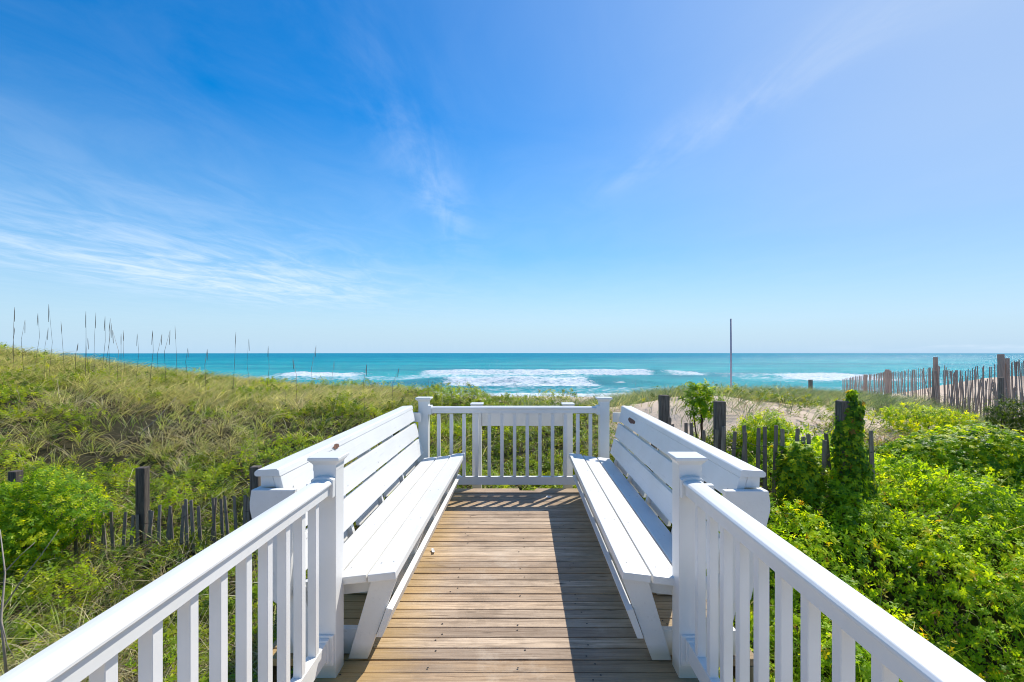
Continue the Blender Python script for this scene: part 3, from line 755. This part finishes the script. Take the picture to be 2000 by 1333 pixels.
p_ = P(1583, 742, 14.2); timber_post(None, p_.x, 14.2, -.6, p_.z, .085, M_SLAT, name='stake', label='short grey stake standing in grass on the dune crest', category='stake')
p_ = P(1428, 623, 19.5)
bm = bmesh.new()
link('pole', tube_me([(p_.x, 19.5, -3.0), (p_.x, 19.5, 0), (p_.x-.01, 19.5, p_.z)], [.042, .04, .034], 10), M_POLE,
     label='tall thin grey pole standing behind the dune crest against sea and sky', category='pole')

# ------------------------------------------------------------------ vegetation builders (leaf-sized faces, baked with numpy)
def rotmats(nrm, spin):
    """orthonormal frames whose z axis is nrm"""
    nrm = nrm/np.linalg.norm(nrm, axis=1, keepdims=True)
    ref = np.where(np.abs(nrm[:, 2:3]) < .9, np.array([[0, 0, 1.]]), np.array([[1., 0, 0]]))
    a = np.cross(ref, nrm); a /= np.linalg.norm(a, axis=1, keepdims=True); b = np.cross(nrm, a)
    c, s = np.cos(spin)[:, None], np.sin(spin)[:, None]
    return np.stack([a*c+b*s, -a*s+b*c, nrm], -1)
def leaf_template(kind):
    if kind == 'palm':   # five leaflets
        V = []; T = []
        for ang, l in ((-1.9, .62), (-1.0, .88), (0, 1.0), (1.0, .88), (1.9, .62)):
            c, s = math.cos(ang), math.sin(ang); w = .27*l
            loc = [(0, .04, 0), (-w, .5*l, -.02), (0, .55*l, .07), (w, .5*l, -.02), (0, l, -.16*l)]
            base = len(V)
            for x, y, z in loc: V.append((x*c+y*s, -x*s+y*c, z))
            T += [(base, base+2, base+1), (base, base+3, base+2), (base+1, base+2, base+4), (base+2, base+3, base+4)]
        return np.array(V), np.array(T)
    if kind == 'single':
        V = [(0, 0, 0), (-.3, .45, .03), (0, .5, -.05), (.3, .45, .03), (0, 1, .0)]
        return np.array(V), np.array([(0, 2, 1), (0, 3, 2), (1, 2, 4), (2, 3, 4)])
    if kind == 'spray':  # small sprig of narrow leaves, 8 leaves of 2 triangles
        V = []; T = []
        r = random.Random(3)
        for i in range(8):
            a = i*2.4; z = .1+.1*i; c, s = math.cos(a), math.sin(a); l = .55; w = .13; e = r.uniform(-.1, .35)
            base = len(V)
            V += [(0, 0, z), (c*l*.5-s*w, s*l*.5+c*w, z+e*.6), (c*l*.5+s*w, s*l*.5-c*w, z+e*.6), (c*l, s*l, z+e)]
            T += [(base, base+2, base+1), (base+1, base+2, base+3)]
        return np.array(V), np.array(T)
def leaves_mesh(pos, nrm, size, col, kind='palm', colvar=.18):
    V, T = leaf_template(kind); n = len(pos)
    R = rotmats(nrm, rng.uniform(0, 6.28, n))
    co = np.einsum('nij,vj->nvi', R, V)*size[:, None, None] + pos[:, None, :]
    faces = (T[None]+(np.arange(n)*len(V))[:, None, None]).reshape(-1, 3)
    c = col[:, None, :]*rng.uniform(1-colvar, 1+colvar, (n, len(V), 1))
    return raw_mesh(co.reshape(-1, 3), faces, c.reshape(-1, 3))
def blades_mesh(base, direc, length, width, col, tipcol=None, bend=.35):
    """curved blades: 7 vertices, 5 triangles"""
    n = len(base); d = direc/np.linalg.norm(direc, axis=1, keepdims=True)
    side = np.cross(d, np.array([[0, 0, 1.]])+rng.normal(0, .5, (n, 3))); side /= np.linalg.norm(side, axis=1, keepdims=True)+1e-9
    hz = d.copy(); hz[:, 2] = 0; hz += rng.normal(0, .25, (n, 3))*np.array([[1, 1, 0]])
    hz /= np.linalg.norm(hz, axis=1, keepdims=True)+1e-9
    out = []
    for t_, w in ((0, .8), (.38, 1.), (.72, .65), (1.0, 0)):
        p_ = base + d*(length*t_)[:, None] + hz*(length*bend*t_**2.2)[:, None]; p_[:, 2] -= (length*bend*.55*t_**2.4)
        if w: out += [p_-side*(width*w/2)[:, None], p_+side*(width*w/2)[:, None]]
        else: out.append(p_)
    co = np.stack(out, 1)
    T = np.array([(0, 1, 2), (1, 3, 2), (2, 3, 4), (3, 5, 4), (4, 5, 6)])
    faces = (T[None]+(np.arange(n)*7)[:, None, None]).reshape(-1, 3)
    tip = col if tipcol is None else tipcol
    ts = np.array([0, 0, .38, .38, .72, .72, 1.])[None, :, None]
    c = col[:, None, :]*(1-ts) + tip[:, None, :]*ts
    return raw_mesh(co.reshape(-1, 3), faces, c.reshape(-1, 3))
def pick(cols, weights, n):
    cols = np.array(cols); i = rng.choice(len(cols), n, p=np.array(weights)/sum(weights)); return cols[i]
def on_deck(x, y):
    w = np.where(y > 2.3, 1.24, .98); return (np.abs(x+.055) < w) & (y < 5.62)
def sample(n, x0, x1, y0, y1, prob):
    """importance sampled ground points, denser near the viewer"""
    x = rng.uniform(x0, x1, n); y = y0*(y1/y0)**rng.uniform(0, 1, n)  # log distribution in depth
    ok = (rng.uniform(0, 1, n) < prob(x, y)) & ~on_deck(x, y)
    ok &= (np.abs((x)/np.maximum(y, .1)) < 1.3)
    return x[ok], y[ok]

GREEN = [(.15, .25, .025), (.22, .33, .03), (.07, .13, .02), (.30, .39, .04), (.38, .44, .045)]
STRAW = [(.62, .54, .34), (.52, .44, .26), (.36, .29, .17), (.72, .64, .45)]
BLUEG = [(.13, .20, .10), (.17, .24, .13), (.25, .30, .18), (.08, .12, .06)]

# ---- zones
def leafy_left(x, y):
    n = fbm(x*.55+3, y*.55, 61, 3); p_ = sstep(.30, .50, n + .10*np.exp(-((x+5)/1.5)**2-((y-5)/1.2)**2))
    return p_*(1-.5*sstep(10.5, 13, y)*(1-sstep(-10, -5, x)))
def veg_height(x, y):
    """height of the leafy canopy above the ground"""
    lump = fbm(x*.9, y*.9, 71, 3)
    right = sstep(1.15, 1.7, x)*(1-sstep(5.8, 7.2, y))
    h = .10+.30*sstep(.35, .7, lump)
    h = h*(1-right) + right*(.14+.26*sstep(.3, .72, fbm(x*1.4+9, y*1.4, 72, 2))+.20*sstep(.35, .7, fbm(x*4.2+5, y*4.2, 73, 2)))*(1-.85*sstep(4.1, 4.6, y)*(1-sstep(2.5, 3.2, x)))
    return h

# ---- right-hand vines: a lumpy shell of palmate leaves
def right_zone(x, y):
    e = 1.36+.25*(fbm(y*1.2, x*0, 5, 2)-.5)
    return sstep(e, e+.35, x)*(1-sstep(5.6, 6.5, y+.35*np.sin(x*1.3)))
x, y = sample(330000, 1.1, 9.5, 1.3, 7.2, lambda x, y: right_zone(x, y)*.34)
g = ground(x, y); vh = veg_height(x, y)
depth = rng.exponential(.13, len(x)); z = g + vh - depth + rng.normal(0, .03, len(x))
ok = z > g+.01; x, y, z, g, depth = x[ok], y[ok], z[ok], g[ok], depth[ok]
e_ = .12
gx = (ground(x+e_, y)+veg_height(x+e_, y)-ground(x-e_, y)-veg_height(x-e_, y))/(2*e_)
gy = (ground(x, y+e_)+veg_height(x, y+e_)-ground(x, y-e_)-veg_height(x, y-e_))/(2*e_)
nrm = np.stack([-gx, -gy, np.ones_like(gx)], 1); nrm /= np.linalg.norm(nrm, axis=1, keepdims=True)
nrm += rng.normal(0, .5, nrm.shape); nrm[:, 2] = np.abs(nrm[:, 2])+.1
patch = fbm(x*2.1, y*2.1, 83, 3)
col = pick([(.20, .36, .022), (.30, .47, .028), (.09, .20, .016), (.40, .54, .03)], [3, 4, 1.6, 3.5], len(x))
young = (rng.uniform(0, 1, len(x)) < sstep(.30, .56, patch)*np.exp(-depth/.15)*.95)
col[young] = pick([(.46, .62, .03), (.56, .66, .035), (.36, .55, .03), (.62, .54, .04), (.50, .32, .06)], [5, 3, 5, .9, .5], young.sum())
size = rng.uniform(.026, .052, len(x))*np.where(young, .85, 1.1)*(1+.06*(y-3))
print('right leaves', len(x))
pm = rng.uniform(0, 1, len(x)) < .62
co_ = np.stack([x, y, z], 1)
link('vine_ground_cover', leaves_mesh(co_[pm], nrm[pm], size[pm]*.92, col[pm]), M_LEAF, kind='stuff')
link('weeds_among_vines', leaves_mesh(co_[~pm], nrm[~pm], size[~pm]*1.5, col[~pm], 'spray'), M_LEAF, kind='stuff')

# ---- grasses poking through the vines, and thin pale stems
x, y = sample(9000, 1.3, 9, 1.5, 7.0, lambda x, y: right_zone(x, y)*sstep(.45, .6, fbm(x*1.5, y*1.5, 91, 2))*.8)
g = ground(x, y)+veg_height(x, y)*.45
n = len(x); d = np.stack([rng.normal(0, .35, n), rng.normal(0, .35, n), np.ones(n)], 1)
link('grass_among_vines', blades_mesh(np.stack([x, y, g], 1), d, rng.uniform(.2, .5, n), rng.uniform(.005, .009, n), pick(GREEN+STRAW[:1], [3, 3, 2, 2, 2, 1.2], n)), M_GRASS, kind='stuff')

# ---- leafy weeds of the left and centre
def fence_clear(x, y):
    return 1-.93*np.exp(-((y-5.3)/.36)**2)*sstep(-5.2, -4.6, x)*(1-sstep(-1.4, -1.1, x))
def left_prob(x, y):
    z_ = (1-sstep(.9, 2.0, x))*(1-sstep(14.0, 15, y))*fence_clear(x, y)
    cen = np.exp(-((x+.0)/2.4)**2)*sstep(5.6, 6.2, y)*(1-sstep(12.5, 13.2, y))
    return np.clip(z_*(leafy_left(x, y)*(.3+.45*sstep(3.0, 4.6, y)+.25*sstep(6.5, 8, y))+cen*.9), 0, 1)
x, y = sample(150000, -17, 2.2, 1.6, 14.6, lambda x, y: left_prob(x, y)*(.45+.75*sstep(.35, .6, fbm(x*2.7, y*2.7, 98, 2))))
g = ground(x, y); vh = .10+.28*sstep(.4, .65, fbm(x*1.4, y*1.4, 74, 3))
z = g+vh*rng.uniform(.25, 1.05, len(x)); n = len(x)
nrm = np.stack([rng.normal(0, .4, n), rng.normal(-.15, .4, n), np.ones(n)], 1)
col = pick(GREEN, [3, 4, 3, 3, 2], n); pt = fbm(x*2.6, y*2.6, 85, 3)
yg = rng.uniform(0, 1, n) < sstep(.42, .64, pt)*.85
col[yg] = pick([(.36, .47, .025), (.46, .52, .03), (.28, .42, .02)], [3, 2, 3], yg.sum())
dark = fbm(x*.8, y*.8, 88, 3); col *= (1-.3*sstep(.5, .7, dark))[:, None]
size = rng.uniform(.042, .08, n)*(1+.035*y)
print('left leaves', n)
link('leafy_ground_cover', leaves_mesh(np.stack([x, y, z], 1), nrm, size, col, 'spray'), M_LEAF, kind='stuff')

# ---- grass of the left dune
def tufts(n, x0, x1, y0, y1, prob, per, lrange, wrange, cols, wts, lean=.35, wind=(.25, 0), spread=.09, bend=.45, tip=None, yscale=.045):
    cx, cy = sample(n, x0, x1, y0, y1, prob)
    m = len(cx); k_ = rng.integers(per[0], per[1]+1, m); idx = np.repeat(np.arange(m), k_); N_ = len(idx)
    a = rng.uniform(0, 6.28, N_); r_ = np.abs(rng.normal(0, spread, N_))
    x = cx[idx]+np.cos(a)*r_; y = cy[idx]+np.sin(a)*r_
    keep = ~on_deck(x, y); x, y, idx, a = x[keep], y[keep], idx[keep], a[keep]; N_ = len(x)
    z = ground(x, y)-.02
    tl = rng.uniform(.75, 1.25, m)[idx]; tw = rng.normal(0, .18, (m, 2))[idx]
    tw = tw*1.6
    d = np.stack([np.cos(a)*rng.uniform(.1, 1, N_)*lean+wind[0]+tw[:, 0], np.sin(a)*rng.uniform(.1, 1, N_)*lean+wind[1]+tw[:, 1], np.ones(N_)], 1)
    ln = rng.uniform(*lrange, N_)*tl; w = rng.uniform(*wrange, N_)*(1+yscale*y)
    tc_ = pick(cols, wts, m)[idx]*.6 + pick(cols, wts, N_)*.4
    tc_ *= rng.uniform(.62, 1.28, m)[idx][:, None]
    return blades_mesh(np.stack([x, y, z], 1), d, ln, w, tc_, tc_*1.25 if tip is None else tip, bend)
def lg_prob(x, y):
    return (1-sstep(.6, 2.2, x))*(1-sstep(14.2, 15, y))*(1-.72*left_prob(x, y))*(.35+.65*fence_clear(x, y))
GG = [(.19, .26, .05), (.26, .33, .07), (.09, .13, .035), (.34, .40, .11), (.42, .45, .15)]
me = tufts(15000, -18, 2.5, 1.5, 15, lambda x, y: lg_prob(x, y)*.62*(.25+1.0*sstep(.35, .6, fbm(x*2.3, y*2.3, 97, 2))), (10, 18), (.18, .48), (.0052, .0095), GG+STRAW, [2, 3, 2, 3.5, 3.5, 2.6, 2.0, 1.6, 1.4], spread=.07, lean=.5, wind=(.12, 0))
link('dune_grass', me, M_GRASS, kind='stuff'); print('grass tris', len(me.polygons))
me = tufts(19000, -18, 2.5, 1.5, 14.5, lambda x, y: lg_prob(x, y)*np.maximum(sstep(.46, .58, fbm(x*1.1+5, y*1.1, 95, 3)), .95*(1-sstep(3.6, 4.8, y)))*.8, (6, 11), (.25, .6), (.003, .006), STRAW+[(.27, .19, .14)], [3, 3, 2, 3, 4], lean=1.1, spread=.15, bend=.6)
link('dry_straw_grass', me, M_GRASS, kind='stuff')
# crest of the left dune: straw coloured tops
me = tufts(9000, -18, -2.5, 10.5, 15.5, lambda x, y: sstep(10.5, 12, y)*(1-sstep(-4, -2.5, x)*.6)*.8, (6, 11), (.25, .55), (.005, .009), STRAW+GG[2:], [3, 4, 3, 2, 2.5, 2.5, 2], wind=(.35, 0), bend=.5)
link('crest_grass', me, M_GRASS, kind='stuff')
# grey green marram on the crest and dune at centre and right
def rg_prob(x, y):
    c = np.exp(-((y-12.6)/1.2)**2)*sstep(-.5, .8, x)*(1-sstep(10.5, 12.5, x))
    c2 = np.exp(-(((x-8.9)/1.3)**2+((y-11.0)/.8)**2))*1.1
    c3 = np.exp(-(((x-5.8)/1.5)**2+((y-11.2)/.8)**2))*.7
    gap = 1-.75*np.exp(-((x-1.2)/.8)**2)
    base = .07*sstep(1.4, 2.6, x)*sstep(6.3, 7.2, y)
    pt = sstep(.38, .6, fbm(x*.9, y*.9, 101, 3))
    return np.clip((c*gap+c2+c3)*(.25+pt)+base*pt, 0, 1)*(1-sstep(15, 16, y))
me = tufts(30000, -1, 15, 6.0, 16, lambda x, y: rg_prob(x, y)*.75, (8, 15), (.20, .48), (.004, .007), BLUEG+STRAW[:2], [3, 4, 4, 2, 1.2, 1], wind=(.30, 0), lean=.45, bend=.4)
link('marram_grass', me, M_GRASS, kind='stuff')
# low leafy growth on the right dune between fence and crest
def rl_prob(x, y):
    p_ = sstep(2.2, 3.4, x)*sstep(5.9, 6.6, y)*(1-sstep(9.2, 10.6, y-.05*x))*sstep(.40, .56, fbm(x*1.0+2, y*1.0, 111, 3))
    p_ *= 1-sstep(.25, .6, np.exp(-(((x-3.3)/1.9)**2+((y-8.2)/1.7)**2)))*.97*(1-sstep(9.8, 11.5, x))
    p_ *= 1-np.exp(-(((x-6.6)/2.2)**2+((y-9.1)/1.1)**2))
    p_ *= 1-.75*sstep(5.5, 6.5, x)*sstep(7.6, 8.4, y)
    q = sstep(1.25, 1.7, x)*(1-sstep(2.8, 3.4, x))*sstep(5.3, 6, y)*(1-sstep(6.6, 7.2, y))*.5
    return np.clip(p_+q, 0, 1)
x, y = sample(42000, 1.2, 12, 5.2, 11.5, lambda x, y: rl_prob(x, y)*.8)
n = len(x); z = ground(x, y)+rng.uniform(.02, .30, n)*sstep(.3, .7, fbm(x*1.4, y*1.4, 75, 3))+.03
nrm = np.stack([rng.normal(0, .45, n), rng.normal(0, .45, n), np.ones(n)], 1)
link('leafy_dune_growth', leaves_mesh(np.stack([x, y, z], 1), nrm, rng.uniform(.05, .09, n)*1.25, pick([(.10, .18, .02), (.20, .28, .03), (.06, .12, .015), (.27, .31, .03)], [3, 3, 2, 2], n), 'spray'), M_LEAF, kind='stuff')
# long pale dead stems lying over the left dune
x, y = sample(2600, -16, 1.5, 1.7, 13.5, lambda x, y: lg_prob(x, y)*.5)
n = len(x); d = np.stack([rng.normal(.3, .9, n), rng.normal(0, .8, n), rng.uniform(.5, 1.2, n)], 1)
link('pale_dead_stems', blades_mesh(np.stack([x, y, ground(x, y)+.05], 1), d, rng.uniform(.35, .9, n), rng.uniform(.0045, .0075, n)*(1+.05*y), pick([(.66, .60, .47), (.55, .47, .34), (.45, .36, .27)], [3, 2, 2], n), bend=.35), M_GRASS, kind='stuff')
# brown thatch between the right-hand shrubs and the dune fence
x, y = sample(9000, 3.2, 9.5, 6.2, 8.8, lambda x, y: sstep(.45, .6, fbm(x*1.3, y*1.3, 131, 2))*np.exp(-((y-7.3)/.7)**2)*.9)
n = len(x); d = np.stack([rng.normal(0, 1, n), rng.normal(0, 1, n), rng.uniform(.3, 1.1, n)], 1)
link('brown_thatch', blades_mesh(np.stack([x, y, ground(x, y)+.03], 1), d, rng.uniform(.15, .42, n), rng.uniform(.006, .010, n), pick([(.34, .23, .17), (.22, .14, .10), (.50, .42, .32)], [3, 2, 2], n), bend=.3), M_GRASS, kind='stuff')
# litter and dry twigs
x, y = sample(9000, -9, 10.5, 1.5, 9.5, lambda x, y: np.where(x > 1.3, .2*sstep(.5, .62, fbm(x, y, 121, 2))*(y > 5.8), .5))
n = len(x); d = np.stack([rng.normal(0, 1, n), rng.normal(0, 1, n), rng.uniform(.1, .9, n)], 1)
link('dry_twig_litter', blades_mesh(np.stack([x, y, ground(x, y)+.03], 1), d, rng.uniform(.15, .5, n), rng.uniform(.004, .008, n), pick([(.30, .25, .19), (.17, .12, .09), (.42, .36, .27)], [2, 2, 1], n), bend=.15), M_GRASS, kind='stuff')

# ------------------------------------------------------------------ individual shrubs
def bush(name, label, cat, c, r, n, cols, wts, size=.055, kind='palm', stems=4, shell=.55):
    t_ = thing(name, label, cat, (c[0], c[1], float(ground(np.array([c[0]]), np.array([c[1]]))[0])))
    bz = t_.location.z
    v = rng.normal(0, 1, (n, 3)); v /= np.linalg.norm(v, axis=1, keepdims=True)
    lump = 1+.28*(vnoise(v[:, 0]*3+c[0]*7+10, v[:, 1]*3+v[:, 2]*2+10, 7)-.5)*2
    rad = (1-np.abs(rng.normal(0, .22, n))*shell*1.6)*lump
    p_ = v*rad[:, None]*np.array(r); loc = p_ + np.array([0, 0, c[2]-bz]); ok_ = loc[:, 2] > 0
    loc = loc[ok_]; v = v[ok_]; m = len(loc)
    nr = v*np.array([.8, .8, .9])+np.array([0, 0, .55])+rng.normal(0, .4, (m, 3))
    col = pick(cols, wts, m)
    link('foliage', leaves_mesh(loc, nr, rng.uniform(.75, 1.25, m)*size, col, kind), M_LEAF, t_)
    for i in range(stems):
        a = rnd.uniform(0, 6.28); q = rnd.uniform(.2, .7)
        e = Vector((math.cos(a)*r[0]*q, math.sin(a)*r[1]*q, c[2]-bz+r[2]*rnd.uniform(.0, .5)))
        s0 = Vector((rnd.uniform(-.05, .05), rnd.uniform(-.05, .05), -.08))
        mid = s0.lerp(e, .5)+Vector((rnd.uniform(-.05, .05), rnd.uniform(-.05, .05), .03))
        link('stem', tube_me([s0, mid, e], [.014, .010, .004], 5), M_STEM, t_)
    return t_
YG = [(.24, .40, .025), (.46, .58, .025), (.15, .30, .02), (.58, .62, .03), (.08, .18, .016)]
q = P(1560, 880, 4.62); bush('vine_mound', 'leafy vine mound climbing over the slat fence next to the vine covered post', 'vine', (q.x+.07, 4.74, .28), (.20, .2, .38), 1700, YG, [4, 3, 3, 2, 2], .048)
q = P(1890, 915, 6.2); bush('shrub', 'large rounded shrub with bright leaves near the right edge of the picture', 'shrub', (q.x, 6.2, .10), (1.0, .75, .46), 6500, YG, [3, 3, 3, 2, 2], .055)
q = P(1370, 785, 6.6)
sap = bush('sapling', 'small bright green sapling on a thin trunk in front of the bare sand', 'sapling', (q.x, 6.6, .84), (.25, .2, .25), 330, YG, [3, 1.5, 4, .6, 3], .075, 'spray', 3, 1.0)
gz = sap.location.z
link('trunk', tube_me([(0, 0, -.1), (.02, 0, .25), (-.01, 0, .62)], [.016, .013, .008], 6), M_STEM, sap)
q = P(1505, 800, 6.0); bush('shrub', 'yellow green shrub beyond the fence between the square post and the vine covered post', 'shrub', (q.x, 6.1, .50), (.40, .3, .22), 1000, YG, [3, 4, 2, 3, 1], .055, 'spray')
q = P(50, 985, 5.3); bush('shrub', 'bright green bush at the left edge around the short fence post', 'shrub', (q.x-.05, 5.35, -.36), (.66, .5, .50), 3600, YG, [4, 2.2, 4, 1.5, 3], .06, 'spray', shell=.8)
q = P(1800, 812, 8.6); bush('shrub', 'low yellow green shrub in front of the tall fence on the right dune', 'shrub', (q.x, 8.6, .32), (.75, .4, .24), 1500, YG, [3, 4, 2, 3, 1], .06, 'spray')
q = P(1960, 840, 9.6); bush('shrub', 'dark green weeds at the foot of the big fence post on the right', 'shrub', (q.x, 9.5, .22), (.34, .3, .42), 800, [(.05, .10, .02), (.08, .15, .03), (.14, .2, .03)], [2, 2, 1], .06, 'spray')
# post swallowed by vines
q = P(1655, 783, 4.7)
vp = thing('vine_covered_post', 'tall dark post wrapped in green climbing vine to the right of the bench', 'post', (q.x, 4.7, 0))
timber_post(vp, -.03, 0, -.3, q.z, .11, name='post')
n = 2900; tz = -.25+1.37*rng.beta(1.15, 1.0, n); a = rng.uniform(0, 6.28, n)
rr = .045+.085*np.maximum(1-tz/1.05, 0)-.05*(tz > 1.03)+.05*rng.uniform(0, 1, n); offx = .02+.03*np.sin(tz*7)
loc = np.stack([offx+np.cos(a)*rr, np.sin(a)*rr, tz], 1)
loc[:, 0] += np.where(np.cos(a) > 0, .05*(1-tz), 0)
k_ = (loc[:, 0] > -.02) | (rng.uniform(0, 1, n) < .72) | (loc[:, 2] > .95); loc = loc[k_]; a = a[k_]; tz = tz[k_]
nr = np.stack([np.cos(a), np.sin(a), .5+0*a], 1)+rng.normal(0, .4, (len(a), 3))
link('climbing_vine', leaves_mesh(loc, nr, rng.uniform(.03, .05, len(a)), pick(YG+[(.34, .20, .04)], [4, 2, 4, 1, 3, .5], len(a))), M_LEAF, vp)

# ------------------------------------------------------------------ tall dried stalks on the crest
oats = [(28,600,685),(20,640,690),(45,625,690),(65,612,688),(97,594,730),(88,640,700),(124,628,700),(170,608,700),(186,610,700),(196,618,700),(206,622,705),(218,632,708),(225,645,712),
        (236,652,705),(247,645,712),(266,652,712),(289,646,712),(312,652,716),(327,645,716),(343,636,725),(367,680,720),(402,682,730),(452,648,742),(487,662,745),(516,676,750),(612,675,750),(175,660,700),
        (150,670,705),(575,700,755),(652,705,762),(715,712,765),(770,720,768),(835,728,772),(905,735,775),(1010,740,780),(1145,745,790),(1240,742,778)]
for i, (u, v0, v1) in enumerate(oats):
    d = rnd.uniform(11.5, 13.5) if u < 700 else rnd.uniform(10.5, 12.5)
    a = P(u + rnd.uniform(-4, 4), v1+14, d); b = P(u, v0, d)
    ln = rnd.uniform(-.10, .10); b.x += rnd.uniform(-.10, .14)
    m1 = a.lerp(b, .5)+Vector((ln, 0, 0)); gz = float(ground(np.array([a.x]), np.array([a.y]))[0]); a.z = min(a.z, gz)
    w = rnd.uniform(.0042, .0066)*(1 if u < 800 else .6)
    if u == 97: lab, grp = 'tallest dried stalk, standing against the sky near the left end of the dune crest', None
    elif u == 452: lab, grp = 'tall dried stalk leaning left against sea and sky, right of the dense row of stalks', None
    elif u < 350: lab, grp = 'thin dried stalk rising against the sky from the high left dune crest', 'dried stalks on the high left crest'
    elif u < 800: lab, grp = 'thin dried stalk in front of the sea, on the lower crest left of the deck', 'dried stalks on the lower left crest'
    else: lab, grp = 'short thin stalk in front of the surf, seen above the far railing', 'stalks beyond the far railing'
    st = thing('sea_oat_stalk', lab, 'stalk', a, grp)
    link('stalk', tube_me([Vector((0, 0, 0)), m1-a, b-a], [w, w*.8, w*.4], 4), M_OAT, st)
    hd = a.lerp(b, .78)-a; tp = b-a; dd = (tp-hd)
    if u < 800: link('seed_head', tube_me([hd, hd+dd*.3, hd+dd*.7, tp], [w*.7, w*1.15, w*1.05, w*.3], 5), M_OAT, st)
# broken dead branches in the left foreground
def branch(label, pts, r0, subs=()):
    base = pts[0]; t_ = thing('dead_branch', label, 'branch', base)
    link('stem', tube_me([p_-base for p_ in pts], [r0*(1-.65*i/(len(pts)-1)) for i in range(len(pts))], 6), M_TWIG, t_)
    for s_ in subs: link('twig', tube_me([p_-base for p_ in s_], [r0*.6]+[r0*.25]*(len(s_)-1), 5), M_TWIG, t_)
branch('long pale dead branch leaning to the right at the lower left', [P(8, 1185, 3.6), P(45, 1130, 3.65), P(80, 1085, 3.7), P(115, 1035, 3.75)], .006)
branch('upright dead branch with a side fork at the left edge', [P(14, 1330, 3.3), P(2, 1210, 3.3), P(10, 1120, 3.4), P(0, 1035, 3.5)], .009,
       [[P(12, 1115, 3.4), P(40, 1085, 3.45), P(68, 1060, 3.5)], [P(3, 1215, 3.3), P(14, 1260, 3.3), P(27, 1285, 3.3)]])
branch('thin pale broken twig lying across the left dune slope', [P(272, 850, 8.6), P(310, 815, 8.8), P(345, 775, 9)], .008)
